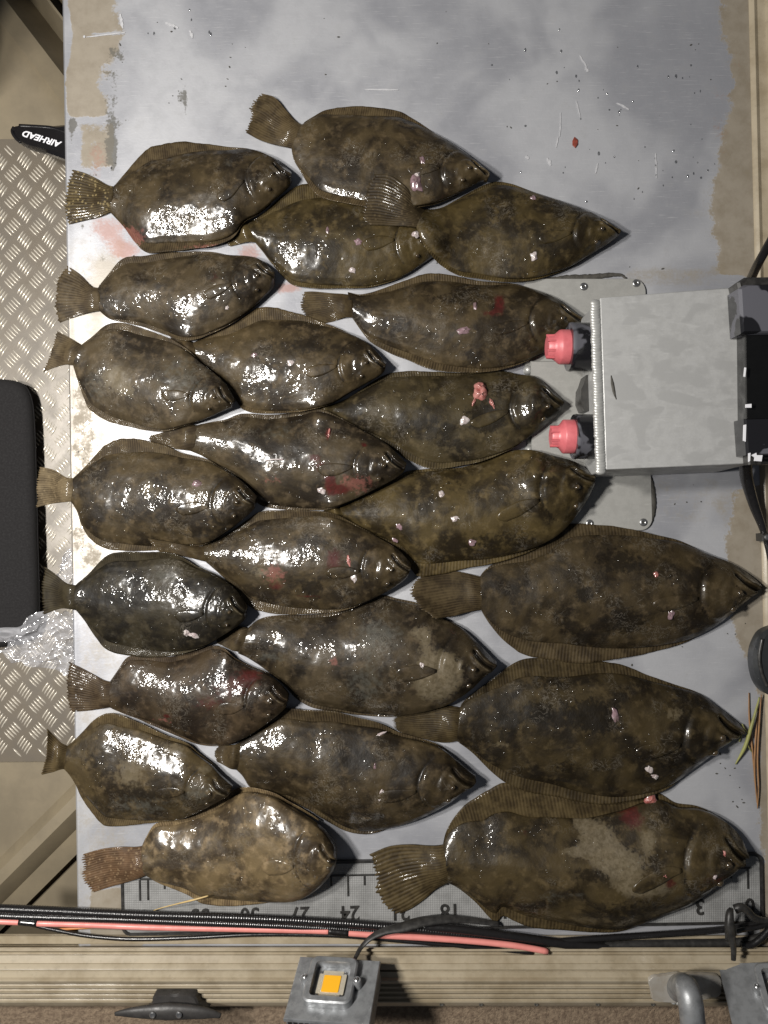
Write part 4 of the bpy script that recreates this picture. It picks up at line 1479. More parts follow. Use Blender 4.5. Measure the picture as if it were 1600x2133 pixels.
fish("F12", "olive flounder with round pale spots, its snout beside the corner of the bracket",
     ([(705, 1058), (690, 1056), (676, 1060)], [(676, 1060), (670, 1072), (680, 1082)], [(712, 1084), (697, 1084), (680, 1082)]),
     [(700, 1058), (740, 1040), (790, 1015), (830, 993), (850, 981), (900, 975), (960, 973), (1010, 958), (1060, 939), (1100, 938), (1150, 952), (1190, 964), (1217, 982), (1230, 997)],
     [(706, 1080), (720, 1087), (760, 1112), (800, 1134), (840, 1158), (865, 1196), (885, 1201), (920, 1195), (960, 1186), (1010, 1178), (1070, 1162), (1120, 1142), (1160, 1115), (1192, 1080), (1220, 1040), (1232, 1012), (1230, 997)],
     1.12, O_, fu=0.06, rise=0.016, fl=0.26, lumps=[("white", 920, 1030, 7, 8, 0.004, 0), ("white", 948, 1080, 8, 7, 0.004, 0), ("mauve", 983, 1127, 9, 9, 0.003, 0), ("mauve", 833, 1095, 8, 8, 0.002, 0), ("mauve", 824, 1123, 7, 7, 0.002, 0)],
     blobs=[("pale", 1090, 1030, 30, 14, .45), ("dark", 1040, 1130, 120, 30, .5), ("dark", 950, 1010, 40, 20, .4), ("pale", 990, 970, 40, 18, .35)])
fish("F13", "flounder with red bruises on shoulder and belly and a long shining streak",
     ([(420, 1133), (398, 1136), (350, 1128), (313, 1122)], [(313, 1122), (318, 1138), (330, 1150)], [(425, 1172), (380, 1160), (330, 1150)]),
     [(420, 1134), (450, 1122), (480, 1105), (510, 1085), (540, 1066), (600, 1062), (660, 1064), (700, 1072), (740, 1092), (790, 1120), (830, 1145), (855, 1172), (857, 1182)],
     [(425, 1172), (460, 1203), (490, 1230), (510, 1258), (530, 1271), (580, 1280), (640, 1280), (700, 1275), (750, 1260), (790, 1240), (825, 1220), (848, 1202), (857, 1182)],
     0.95, fu=0.2, rise=0.01, fl=0.2, late=True, T=0.1, blobs=[("blood", 695, 1165, 22, 26, .75), ("blood", 575, 1222, 18, 12, .7), ("pink", 570, 1195, 30, 25, .6), ("pale", 540, 1192, 26, 14, .55), ("blood", 640, 1243, 30, 3, .7), ("dark", 650, 1130, 40, 20, .7), ("dark", 650, 1225, 30, 25, .7)],
     lumps=[("flesh", 727, 1170, 4, 12, 0.004, 10), ("white", 738, 1205, 6, 10, 0.003, 20)])
fish("F14", "blackish flounder with a white scrap of flesh under its gill cover",
     ([(150, 1221), (126, 1215), (105, 1198), (84, 1183)], [(84, 1183), (80, 1205), (78, 1230), (80, 1260), (80, 1284)], [(153, 1274), (135, 1270), (115, 1270), (80, 1284)]),
     [(150, 1221), (180, 1195), (215, 1160), (240, 1150), (290, 1150), (340, 1150), (375, 1158), (410, 1180), (450, 1198), (490, 1225), (512, 1252), (519, 1270)],
     [(153, 1274), (170, 1295), (190, 1325), (215, 1355), (250, 1366), (290, 1370), (340, 1369), (380, 1362), (430, 1345), (470, 1320), (500, 1300), (514, 1287), (519, 1270)],
     0.52, (0.95, 1.05, 1.15), fu=0.2, rise=0.012, fl=0.2, wet=0.75, T=0.1, lumps=[("white", 389, 1318, 8, 7, 0.007, 30), ("white", 404, 1324, 11, 6, 0.008, -15)],
     blobs=[("slime", 340, 1200, 30, 20, .6), ("slime", 260, 1330, 60, 40, .35), ("slime", 430, 1260, 20, 20, .4)])
fish("F15", "large dark flounder with a glittering tail, its mouth almost touching the tan rail",
     ([(999, 1203), (975, 1196), (940, 1190), (905, 1195), (876, 1201)], [(876, 1201), (864, 1213), (857, 1234), (866, 1250), (880, 1266), (905, 1284)], [(1001, 1269), (970, 1274), (940, 1281), (905, 1284)]),
     [(999, 1203), (1015, 1185), (1040, 1170), (1090, 1152), (1140, 1130), (1165, 1105), (1190, 1092), (1240, 1092), (1300, 1100), (1360, 1112), (1420, 1127), (1480, 1155), (1520, 1172), (1560, 1197), (1579, 1214), (1578, 1222)],
     [(1001, 1269), (1020, 1300), (1050, 1335), (1085, 1360), (1130, 1372), (1190, 1380), (1250, 1378), (1310, 1370), (1380, 1355), (1440, 1335), (1490, 1305), (1530, 1272), (1560, 1245), (1578, 1222)],
     0.82, fu=0.22, rise=0.008, fl=0.29, T=0.085, lift=0.006, lumps=[("flesh", 1367, 1197, 6, 6, 0.004, 0), ("white", 1393, 1255, 7, 12, 0.004, 10), ("mauve", 1398, 1278, 8, 14, 0.004, -10)],
     blobs=[("dark", 1215, 1238, 20, 20, .9), ("dark", 1300, 1295, 45, 30, .8), ("dark", 1290, 1170, 60, 30, .7), ("dark", 1220, 1330, 25, 25, .7), ("dark", 1060, 1230, 25, 18, .5), ("pale", 1130, 1260, 40, 20, .25), ("pale", 1490, 1240, 30, 30, .25)])
fish("F16", "flounder with torn skin and a bare beige patch on its cheek",
     ([(512, 1312), (495, 1306), (470, 1306)], [(470, 1306), (455, 1322), (450, 1340)], [(495, 1362), (470, 1352), (450, 1340)]),
     [(512, 1312), (540, 1290), (580, 1282), (640, 1281), (700, 1274), (750, 1258), (792, 1241), (830, 1248), (880, 1260), (920, 1285), (960, 1306), (995, 1338), (1024, 1368), (1032, 1380)],
     [(495, 1362), (515, 1372), (550, 1395), (590, 1428), (615, 1455), (650, 1475), (690, 1483), (740, 1491), (800, 1494), (850, 1490), (900, 1476), (940, 1460), (980, 1432), (1005, 1408), (1024, 1394), (1032, 1380)],
     0.9, G_, fu=0.09, rise=0.014, fl=0.08, T=0.098, wet=0.6, blobs=[("pale", 912, 1390, 44, 34, 1.3), ("pale", 905, 1430, 36, 26, 1.0), ("pale", 870, 1315, 26, 12, .6), ("pale", 885, 1330, 14, 22, .6), ("slime", 790, 1320, 60, 40, .7), ("slime", 760, 1420, 50, 60, .65), ("pink", 697, 1378, 12, 16, .6), ("dark", 625, 1395, 16, 18, .7), ("slime", 560, 1370, 40, 16, .6)],
     lumps=[("white", 880, 1390, 5, 10, 0.003, 20)])
fish("F17", "reddish bruised flounder just above the mottled fish with the curled up tail",
     ([(222, 1426), (205, 1420), (185, 1408), (160, 1393), (140, 1382)], [(140, 1382), (137, 1405), (134, 1434), (136, 1460), (142, 1487)], [(225, 1477), (205, 1480), (182, 1484), (142, 1487)]),
     [(222, 1426), (240, 1400), (262, 1371), (300, 1366), (350, 1370), (400, 1358), (440, 1346), (470, 1352), (490, 1370), (520, 1387), (555, 1400), (585, 1420), (603, 1440), (606, 1450)],
     [(225, 1477), (260, 1492), (300, 1508), (340, 1525), (380, 1543), (410, 1554), (450, 1555), (500, 1541), (540, 1517), (575, 1490), (597, 1470), (606, 1450)],
     0.85, (1.02, 0.98, 1.1), fu=0.16, rise=0.012, fl=0.08, wet=0.6, T=0.1, blobs=[("blood", 490, 1425, 55, 28, .6), ("blood", 440, 1465, 50, 18, .5), ("blood", 344, 1494, 9, 5, .9), ("pink", 330, 1505, 30, 8, .5), ("blood", 525, 1405, 25, 12, .55), ("slime", 400, 1400, 60, 20, .3)])
fish("F18", "large dark flounder nosing the pine needles beside the tan hull rail",
     ([(956, 1478), (935, 1474), (905, 1470), (865, 1480), (829, 1491)], [(829, 1491), (822, 1503), (826, 1520), (840, 1530)], [(951, 1545), (917, 1550), (880, 1542), (840, 1530)]),
     [(956, 1478), (970, 1460), (1000, 1437), (1040, 1405), (1080, 1378), (1120, 1370), (1180, 1377), (1250, 1378), (1310, 1391), (1350, 1407), (1400, 1425), (1460, 1446), (1500, 1475), (1534, 1502), (1548, 1516), (1547, 1522)],
     [(951, 1545), (985, 1570), (1020, 1605), (1055, 1632), (1100, 1650), (1160, 1662), (1220, 1672), (1280, 1672), (1350, 1655), (1400, 1635), (1450, 1600), (1500, 1560), (1530, 1536), (1547, 1522)],
     0.72, (1, 1, 0.9), fu=0.3, fl=0.2, T=0.085, lumps=[("mauve", 1284, 1496, 8, 20, 0.004, 10), ("white", 1352, 1600, 7, 14, 0.004, 25), ("white", 1364, 1617, 9, 6, 0.005, -20)],
     blobs=[("dark", 1125, 1485, 30, 22, .9), ("dark", 1060, 1510, 30, 30, .7), ("dark", 1230, 1490, 60, 40, .8), ("dark", 1180, 1600, 30, 20, .6), ("pale", 1400, 1485, 25, 16, .5), ("pale", 1050, 1555, 30, 8, .4), ("dark", 1400, 1590, 40, 30, .5)])
fish("F19", "broad mottled flounder with its small tail curled up over the hull edge",
     ([(132, 1560), (118, 1548), (108, 1532), (102, 1516)], [(102, 1516), (101, 1545), (99, 1575), (94, 1592), (88, 1613)], [(125, 1606), (115, 1606), (105, 1610), (88, 1613)]),
     [(132, 1560), (150, 1545), (170, 1525), (195, 1500), (225, 1486), (260, 1495), (300, 1510), (340, 1530), (390, 1548), (412, 1568), (440, 1590), (462, 1611), (484, 1628), (489, 1637)],
     [(125, 1606), (140, 1622), (152, 1640), (162, 1662), (180, 1690), (210, 1724), (235, 1726), (280, 1722), (330, 1715), (370, 1709), (410, 1691), (450, 1668), (478, 1651), (489, 1637)],
     1.15, (1.0, 1.0, 0.95), fu=0.22, rise=0.012, fl=0.18, wet=0.65, T=0.105, lift=0.02, blobs=[("pale", 360, 1560, 40, 18, .5), ("pale", 270, 1610, 40, 40, .55), ("slime", 290, 1680, 90, 30, .6), ("slime", 420, 1640, 50, 30, .6), ("dark", 290, 1655, 50, 15, .7), ("dark", 190, 1590, 40, 30, .5), ("pale", 430, 1602, 18, 8, .6)])
fish("F20", "brown flounder with two short white slits on its side",
     ([(500, 1545), (480, 1552), (455, 1556)], [(455, 1556), (445, 1572), (450, 1590)], [(490, 1606), (470, 1600), (450, 1590)]),
     [(498, 1545), (515, 1530), (540, 1510), (572, 1482), (590, 1475), (640, 1478), (690, 1479), (740, 1492), (790, 1505), (830, 1525), (880, 1540), (915, 1553), (945, 1575), (978, 1603), (990, 1618)],
     [(490, 1606), (503, 1620), (520, 1645), (560, 1665), (600, 1672), (640, 1690), (680, 1715), (720, 1735), (760, 1740), (800, 1732), (850, 1715), (900, 1690), (940, 1665), (965, 1645), (985, 1630), (990, 1618)],
     0.85, fu=0.26, rise=0.016, fl=0.12, T=0.098, lumps=[("white", 795, 1655, 4, 16, 0.003, -15), ("white", 792, 1530, 16, 3, 0.003, 25), ("mauve", 781, 1597, 3, 8, 0.003, 0)], blobs=[("dark", 740, 1580, 60, 25, .7), ("dark", 860, 1610, 30, 20, .4), ("pale", 720, 1640, 80, 50, .22)])
fish("F21", "palest tan flounder with an orange tail, lying over the ruler's high numbers",
     ([(291, 1769), (270, 1771), (240, 1771), (205, 1775), (169, 1785)], [(169, 1785), (169, 1800), (171, 1814), (167, 1831), (178, 1850), (189, 1866)], [(301, 1825), (275, 1836), (247, 1845), (189, 1866)]),
     [(291, 1769), (300, 1750), (320, 1721), (365, 1711), (420, 1690), (460, 1668), (485, 1648), (520, 1640), (570, 1650), (600, 1667), (640, 1690), (675, 1715), (698, 1743), (706, 1764)],
     [(301, 1825), (320, 1838), (360, 1855), (390, 1868), (420, 1885), (460, 1890), (520, 1888), (580, 1880), (620, 1869), (660, 1840), (690, 1806), (702, 1785), (706, 1764)],
     2.5, (1.0, 1.0, 1.05), fu=0.16, rise=0.034, fl=0.17, T=0.115, wet=0.6, eyes=((0.93, 0.1), (0.92, -0.3)), blobs=[("pale", 480, 1740, 130, 60, .25), ("pink", 570, 1785, 14, 10, .5)])
fish("F22", "largest flounder, with a sandy patch on its flank, lying across the ruler's low numbers",
     ([(922, 1765), (890, 1767), (850, 1764), (810, 1767), (773, 1781)], [(773, 1781), (779, 1800), (785, 1820), (785, 1840), (792, 1870), (808, 1890), (832, 1905)], [(932, 1838), (905, 1852), (880, 1875), (855, 1894), (832, 1905)]),
     [(922, 1765), (930, 1735), (955, 1695), (990, 1665), (1050, 1636), (1090, 1645), (1150, 1657), (1220, 1672), (1290, 1668), (1340, 1657), (1375, 1655), (1410, 1675), (1455, 1682), (1500, 1703), (1530, 1728), (1546, 1755), (1543, 1772)],
     [(932, 1838), (960, 1855), (990, 1880), (1020, 1913), (1034, 1922), (1048, 1908), (1070, 1917), (1100, 1929), (1160, 1938), (1230, 1945), (1290, 1943), (1330, 1930), (1380, 1905), (1430, 1880), (1470, 1850), (1500, 1825), (1525, 1798), (1543, 1772)],
     0.95, (1, 1, 0.9), fu=0.44, rise=0.014, fl=0.16, T=0.088, wet=0.6, pec=0.0, lumps=[("flesh", 1357, 1665, 13, 11, 0.007, 0), ("flesh", 1385, 1824, 6, 5, 0.004, 0), ("flesh", 1510, 1782, 6, 10, 0.005, 10), ("white", 1489, 1826, 4, 5, 0.003, 0)],
     blobs=[("pale", 1245, 1755, 36, 34, 1.2), ("pale", 1290, 1790, 40, 26, 1.1), ("pale", 1330, 1835, 55, 18, 1.1), ("pale", 1215, 1720, 14, 12, .9), ("pale", 1200, 1772, 30, 8, .8), ("blood", 1320, 1705, 26, 26, .85), ("blood", 1385, 1825, 14, 14, .8), ("blood", 1480, 1815, 40, 16, .5), ("pale", 1345, 1745, 16, 26, .7),
            ("slime", 1140, 1865, 30, 20, .5), ("slime", 1200, 1855, 40, 8, .5), ("dark", 1240, 1810, 60, 16, .8), ("dark", 1330, 1890, 120, 30, .6), ("blood", 1097, 1740, 5, 12, .5), ("dark", 1120, 1680, 40, 20, .5)])

TM = {
    "F2": fin_skin("spotted tail fin", 61, (0.05, 0.035, 0.016), (0.22, 0.17, 0.08), (0.022, 0.015, 0.008), 0.75),
    "F4": fin_skin("speckled tail fin", 62, (0.038, 0.027, 0.013), (0.12, 0.09, 0.05), (0.016, 0.011, 0.006), 0.35),
    "F21": fin_skin("orange tail fin", 63, (0.115, 0.066, 0.034), (0.22, 0.15, 0.085), (0.06, 0.034, 0.018), 0.6),
    "F11": fin_skin("ragged tail fin", 64, (0.12, 0.09, 0.05), (0.25, 0.19, 0.11), (0.05, 0.036, 0.02), 0.3),
}
for k, m_ in TM.items():
    FISH[k]["tailmat"] = m_

order = ["F22", "F18", "F16", "F15", "F12", "F9", "F10", "F13", "F20", "F6", "F3", "F4", "F1", "F4t", "F8", "F5", "F2", "F7", "F11", "F13t", "F17", "F14", "F21", "F19"]
late = {}
for n_, k in enumerate(order):
    if k.endswith("t"):
        late[k[:-1]]()
        continue
    t_ = build_fish(FISH[k], int(k[1:]))
    if FISH[k].get("late"):
        late[k] = t_
    else:
        t_()


def on_stack(px, py):
    z = 0.02
    for _ in range(3):
        a = W(px, py, z)
        z = float(sample(HM, np.array([a[0]]), np.array([a[1]]))[0])
    return z


# ------------------------------------------------------------------ wiring along the gunwale
zc = 0.010
lg = "wires bundled along the gunwale"
cable("cable_loom", [(-60, 1890, .012), (100, 1897, .012), (300, 1906, .014), (500, 1912, .014), (700, 1922, .014), (850, 1934, .014), (1000, 1950, .012), (1150, 1966, .010), (1330, 1985, .006)], 8.5 * S, M_CABLE,
      "upper black corrugated loom of the wire bundle, nearest the ruler", "cable", 10, 900, 1.0, 0.12, 260, lg)
cable("cable_loom", [(-60, 1905, .012), (100, 1911, .012), (250, 1915, .013), (400, 1921, .013), (600, 1929, .013), (800, 1942, .013), (1000, 1962, .012), (1150, 1976, .010), (1300, 1987, .006)], 7.5 * S, M_CABLE,
      "second black loom of the wire bundle, touching the pink wire", "cable", 10, 900, 1.0, 0.10, 300, lg)
cable("cable", [(880, 1930, .012), (960, 1936, .014), (1060, 1950, .014), (1180, 1966, .012), (1330, 1978, .008)], 10 * S, M_CABLE, "thick black cable that swells the bundle below the largest fish", "cable", 10, 80, 1, 0, 0, lg)
pw = empty("pink_wire", W3(550, 1936, 0.015))
tag(pw, "pink wire running along the black looms, ending over the gunwale", "wire", lg)
for pth in ([(-60, 1916, .014), (0, 1919, .014), (48, 1921, .014)], [(70, 1923, .014), (180, 1926, .014), (300, 1931, .014), (500, 1935, .014), (640, 1938, .015), (692, 1940, .016)],
            [(718, 1943, .017), (790, 1948, .018), (880, 1953, .019), (980, 1960, .020), (1060, 1968, .022), (1110, 1976, .023), (1141, 1982, .0235)]):
    V, F = tube([W3(*p) for p in pth], 6.2 * S, 10, 50)
    mk("sheath", V, F, M_PINK, pw)
for pth in ([(40, 1920, .014), (78, 1924, .014)], [(684, 1939, .016), (726, 1944, .0172)]):
    V, F = tube([W3(*pth[0]), (W3(*pth[0]) + W3(*pth[1])) / 2, W3(*pth[1])], 7.2 * S, 10, 8)
    mk("black_sleeve", V, F, M_CABLE, pw)
cable("thin_wire", [(66, 1926, .010), (110, 1936, .009), (180, 1949, .008), (270, 1956, .008), (400, 1953, .008), (520, 1947, .009), (640, 1947, .010), (720, 1950, .012), (860, 1962, .014), (1000, 1974, .016), (1110, 1985, .018)], 4.3 * S, M_CABLE,
      "thin black wire sagging below the pink wire", "wire", 8, 90, 1, 0, 0, lg)
cable("thin_wire", [(120, 1936, .006), (200, 1931, .007), (250, 1926, .008), (330, 1922, .009)], 2.6 * S, M_ORANGE, "short thin orange wire peeking out above the pink wire", "wire", 8, 40, 1, 0, 0, lg)
cable("lamp_lead", [(738, 2000, .06), (743, 1990, .05), (752, 1974, .040), (772, 1954, .034), (800, 1940, .030), (840, 1931, .027), (880, 1920, .022), (930, 1914, .018), (985, 1917, .014), (1040, 1925, .012)],
      [4 * S, 5 * S, 7 * S, 10 * S, 12 * S, 11 * S, 10 * S, 8 * S, 7 * S, 6 * S], M_RUB, "flat black taped lead arching from the first lamp over the pink wire", "cable", 10, 70, 0.4)
cable("cable", [(1100, 1966, .010), (1200, 1958, .012), (1350, 1948, .012), (1450, 1941, .013), (1520, 1934, .014), (1610, 1916, .016), (1680, 1905, .016)], 6.5 * S, M_CABLE, "black cable running under the ruler's zero end toward the black loop", "cable", 10, 70, 1, 0, 0, lg)
cable("cable", [(1180, 1975, .008), (1300, 1968, .010), (1420, 1965, .010), (1540, 1962, .012), (1590, 1950, .014), (1660, 1925, .014)], 8 * S, M_RUB, "dull black cable lying against the gunwale lip near the second lamp", "cable", 10, 70, 1, 0, 0, lg)
# black tie loop and the wires it gathers, beside the second lamp
lp = empty("cable_tie", W3(1523, 1930, 0.02))
tag(lp, "upright black tie loop standing beside the ruler's zero", "cable tie")
V, F = tube([W3(1528, 2000, .05), W3(1528, 1975, .05), W3(1524, 1950, .052), W3(1521, 1925, .054), W3(1522, 1900, .050), W3(1525, 1893, .04)], [5 * S, 6 * S, 8 * S, 9.5 * S, 7 * S, 3 * S], 12, 50, 0.7)
mk("strap", V, F, M_RUB, lp)
V, F = tube([W3(1514, 1958, .02), W3(1513, 1925, .03), W3(1516, 1900, .042), W3(1522, 1893, .046)], 3.5 * S, 8, 30)
mk("tail", V, F, M_RUB, lp)
cable("thin_wire", [(1530, 1894, .03), (1544, 1890, .032), (1556, 1897, .03), (1572, 1912, .024), (1600, 1918, .02), (1660, 1915, .02)], [9 * S, 8 * S, 8 * S, 6 * S, 5 * S, 5 * S], M_RUB, "dark wire looping off the black tie over the ruler's zero", "wire")
cable("thin_wire", [(1534, 1940, .025), (1550, 1936, .026), (1575, 1932, .024), (1610, 1922, .02), (1670, 1915, .02)], 5 * S, M_CABLE, "glossy black wire leaving the tie loop toward the hull rail", "wire")
cable("thin_wire", [(1544, 1968, .022), (1565, 1968, .022), (1585, 1955, .022), (1610, 1930, .02), (1660, 1900, .02)], 7 * S, M_CABLE, "black wire bending up behind the second lamp", "wire")

# ------------------------------------------------------------------ LED lamps on the gunwale


def led_lamp(label, org, u, v, oc=(-0.003, 0.006)):
    """org: the plate's centre; u: along its lower edge; v: up its side (the plate stands on edge, facing inboard)"""
    org = Vector(org)
    uu = Vector(u).normalized()
    vv = Vector(v).normalized()
    vv = (vv - uu * vv.dot(uu)).normalized()      # toward the plate's outer edge
    nn = vv.cross(uu)                             # front of the lamp
    xx, yy = uu, nn.cross(uu)
    Mx = Matrix(((xx.x, yy.x, nn.x, org.x), (xx.y, yy.y, nn.y, org.y), (xx.z, yy.z, nn.z, org.z), (0, 0, 0, 1)))
    a, ay = 0.0595, 0.0465
    root = empty("led_lamp", org)
    tag(root, label, "lamp", "LED lamps on the gunwale")
    b = MB()
    b.prism([(-a, -ay), (a, -ay), (a, ay), (-a, ay)], -0.006, 0.0, Mx, 0.0012)
    b.build("heat_sink_plate", M_CAST, root)
    for i in range(15):
        x = -a + 0.004 + i * (2 * a - 0.008) / 14
        b = MB()
        b.box((x, 0, -0.0225), (0.0018, 2 * ay - 0.001, 0.032), Mx)
        b.build("fin", M_CAST, root)
    # bezel: rounded square ring
    b = MB()
    ro, ri = 0.0345, 0.0258
    O1 = [(x + oc[0], y + oc[1]) for x, y in rrect(-ro, -ro, ro, ro, 0.011, 6)]
    O2 = [(x + oc[0], y + oc[1]) for x, y in rrect(-ro + .002, -ro + .002, ro - .002, ro - .002, 0.010, 6)]
    I1 = [(x + oc[0], y + oc[1]) for x, y in rrect(-ri, -ri, ri, ri, 0.006, 6)]
    n = len(O1)
    V = [(*p, 0.0002) for p in O1] + [(*p, 0.011) for p in O1] + [(*p, 0.013) for p in O2] + [(*p, 0.013) for p in I1] + [(*p, 0.0002) for p in I1]
    F = []
    for r_ in range(4):
        for i in range(n):
            j = (i + 1) % n
            F.append([r_ * n + i, r_ * n + j, (r_ + 1) * n + j, (r_ + 1) * n + i])
    b.add([tuple(Mx @ Vector(p)) for p in V], F)
    bz = b.build("bezel", M_CAST, root)
    for sx in (-1, 1):
        b = MB()
        b.lathe([(0.0065, 0.0002), (0.0065, 0.011), (0.0055, 0.013)], Mx @ Matrix.Translation((oc[0] + sx * 0.037, oc[1], 0)), 16)
        lug = b.build("lug", M_CAST, bz)
        b = MB()
        b.lathe([(0.0032, 0.013), (0.0032, 0.0145), (0.0022, 0.0152), (0.0008, 0.0145)], Mx @ Matrix.Translation((oc[0] + sx * 0.037, oc[1], 0)), 12)
        b.build("screw", M_STEEL, bz)
    b = MB()
    w, c = 0.0195, 0.005
    b.prism([(x + oc[0], y + oc[1] - 0.0015) for x, y in ((-w + c, -w), (w - c, -w), (w - c, -w + c), (w, -w + c), (w, w - c), (w - c, w - c), (w - c, w), (-w + c, w), (-w + c, w - c), (-w, w - c), (-w, -w + c), (-w + c, -w + c))], 0.0004, 0.0035, Mx)
    bd = b.build("led_board", M_LEDB, root)
    b = MB()
    w = 0.0122
    b.prism([(x + oc[0], y + oc[1] - 0.0015) for x, y in rrect(-w, -w, w, w, 0.0015, 3)], 0.0036, 0.0046, Mx)
    b.build("phosphor", M_PHOS, bd)
    for sx in (-1, 1):
        for sy in (-1, 1):
            b = MB()
            b.lathe([(0.0028, 0.0004), (0.0028, 0.003), (0.0018, 0.0042), (0.0003, 0.0046)], Mx @ Matrix.Translation((oc[0] + sx * 0.0170, oc[1] - 0.0015 + sy * 0.0170, 0)), 10)
            b.build("board_screw", M_STEEL, bd)
    # stub bracket down to the gunwale
    b = MB()
    b.prism([(org.x + dx, org.y + dy) for dx, dy in ((-0.02, -0.034), (0.02, -0.034), (0.02, -0.010), (-0.02, -0.010))], 0.024, 0.052)
    b.build("foot", M_CAST, root)
    return root


led_lamp("square LED lamp with a yellow chip, on the gunwale between cleat and pipe", (-0.0706, -0.661, 0.091), (0.982, 0.05, 0.186), (-0.15, -0.40, 0.90))
led_lamp("square LED lamp cut off by the frame, beside the bent grey pipe on the gunwale", (0.5443, -0.680, 0.072), (0.957, 0.169, 0.237), (-0.125, -0.498, 0.858), (0.021, 0.004))

# ------------------------------------------------------------------ cleat
cl = empty("cleat", W3(348, 2105, 0.02))
tag(cl, "black nylon mooring cleat screwed to the outer edge of the gunwale", "cleat")
ol = smooth_curve([(243, 2111), (262, 2101), (300, 2095), (350, 2091), (400, 2094), (440, 2100), (456, 2108), (455, 2118), (440, 2124), (390, 2125), (330, 2123), (270, 2120), (246, 2117)], 60, True)
b = MB()
zc_ = 0.052
nU = 40
path = [W3(240, 2112, .050), W3(258, 2110, .052), W3(300, 2108, .054), W3(348, 2107, .055), (W3(400, 2108, .054)), W3(442, 2112, .052), W3(460, 2116, .050)]
V, F = tube(path, [4 * S, 10 * S, 14 * S, 17 * S, 15 * S, 12 * S, 5 * S], 16, 60, 0.62)
mk("horn", V, F, M_CLEAT, cl)
b = MB()
b.prism([tuple(p) for p in poly_px([tuple(q) for q in smooth_curve([(300, 2112), (316, 2094), (317, 2080), (324, 2074), (350, 2073), (395, 2073), (407, 2078), (414, 2092), (432, 2112)], 36)], 0.043)], 0.017, 0.043, bevel=0.003)
b.build("base", M_CLEAT, cl)
for px in (318, 373):
    b = MB()
    b.lathe([(0.0046, -0.002), (0.0046, 0.001), (0.0034, 0.0022), (0.0010, 0.0016)], Matrix.Translation(W3(px, 2114, 0.0625)), 14)
    b.build("screw", M_STEEL, cl)

# ------------------------------------------------------------------ bent pipe welded on the gunwale
pp = empty("grab_rail", W3(1430, 2060, 0.03))
tag(pp, "bent grey pipe welded to the gunwale beside the second lamp", "rail")
V, F = tube([W3(1412, 2062, .028), W3(1416, 2056, .055), W3(1424, 2054, .085), W3(1432, 2062, .108), W3(1438, 2085, .118), W3(1443, 2130, .120), W3(1450, 2220, .120)], 0.0165, 18, 60)
mk("pipe", V, F, M_CAST, pp)
b = MB()
for i in range(16):
    a = 2 * math.pi * i / 16
    b.lathe([(0.0045, 0), (0.004, 0.003), (0.002, 0.005)], Matrix.Translation(W3(1412, 2062, 0.029) + Vector((0.0175 * math.cos(a), 0.0175 * math.sin(a), 0))), 8)
b.build("weld_ring", M_WELD, pp, ang=80)
b = MB()
ol = smooth_curve([(1352, 2042), (1375, 2034), (1420, 2030), (1480, 2031), (1500, 2036), (1502, 2070), (1480, 2080), (1420, 2088), (1362, 2086), (1356, 2065)], 50, True)
b.prism([tuple(p + (rng.random(2) - 0.5) * 0.002) for p in poly_px([tuple(q) for q in ol], 0.037)], 0.03, 0.0372, bevel=0.001)
b.build("bare_weld_patch", simple("ground bare aluminium", (0.52, 0.49, 0.44), 0.35, 0.4, 0.1, 50, 0.3, (0.42, 0.38, 0.32)), pp)

# ------------------------------------------------------------------ things on the cockpit floor
# black padded object standing on the floor
pad = empty("padded_seat", W3(-60, 1050, ZF))
tag(pad, "black padded block with rounded corners standing on the tread plate", "cushion")
zt_ = -0.147
b = MB()
ol = smooth_curve([(-230, 800), (-60, 788), (10, 790), (45, 800), (60, 828), (66, 880), (70, 1000), (73, 1120), (76, 1240), (74, 1296), (62, 1325), (30, 1342), (-40, 1352), (-230, 1356)], 80)
c_ol = np.array([tuple(q) for q in ol])
rings = []
cen = np.array([-80, 1070.0])
for f_, z in ((0.94, ZF + 0.001), (1.0, zt_ - 0.014), (0.99, zt_ - 0.007), (0.95, zt_ - 0.002), (0.88, zt_)):
    rings.append([(*W(*(cen + (q - cen) * np.array([1 - (1 - f_) * 1.0, 1 - (1 - f_) * 0.45])), zt_), z) for q in c_ol])
n = len(c_ol)
V = [p for r_ in rings for p in r_]
F = []
for k in range(len(rings) - 1):
    for i in range(n):
        j = (i + 1) % n
        F.append([k * n + j, k * n + i, (k + 1) * n + i, (k + 1) * n + j])
F.append([(len(rings) - 1) * n + i for i in range(n)][::-1])
mk("cover", V, F, M_FAB, pad)
V, F = tube([(*W(*(cen + (q - cen) * np.array([0.99, 0.995])), zt_), zt_ - 0.012) for q in c_ol[4:-4]], 0.0022, 6, 120)
mk("piping", V, F, M_FAB, pad)

# crumpled clear bag


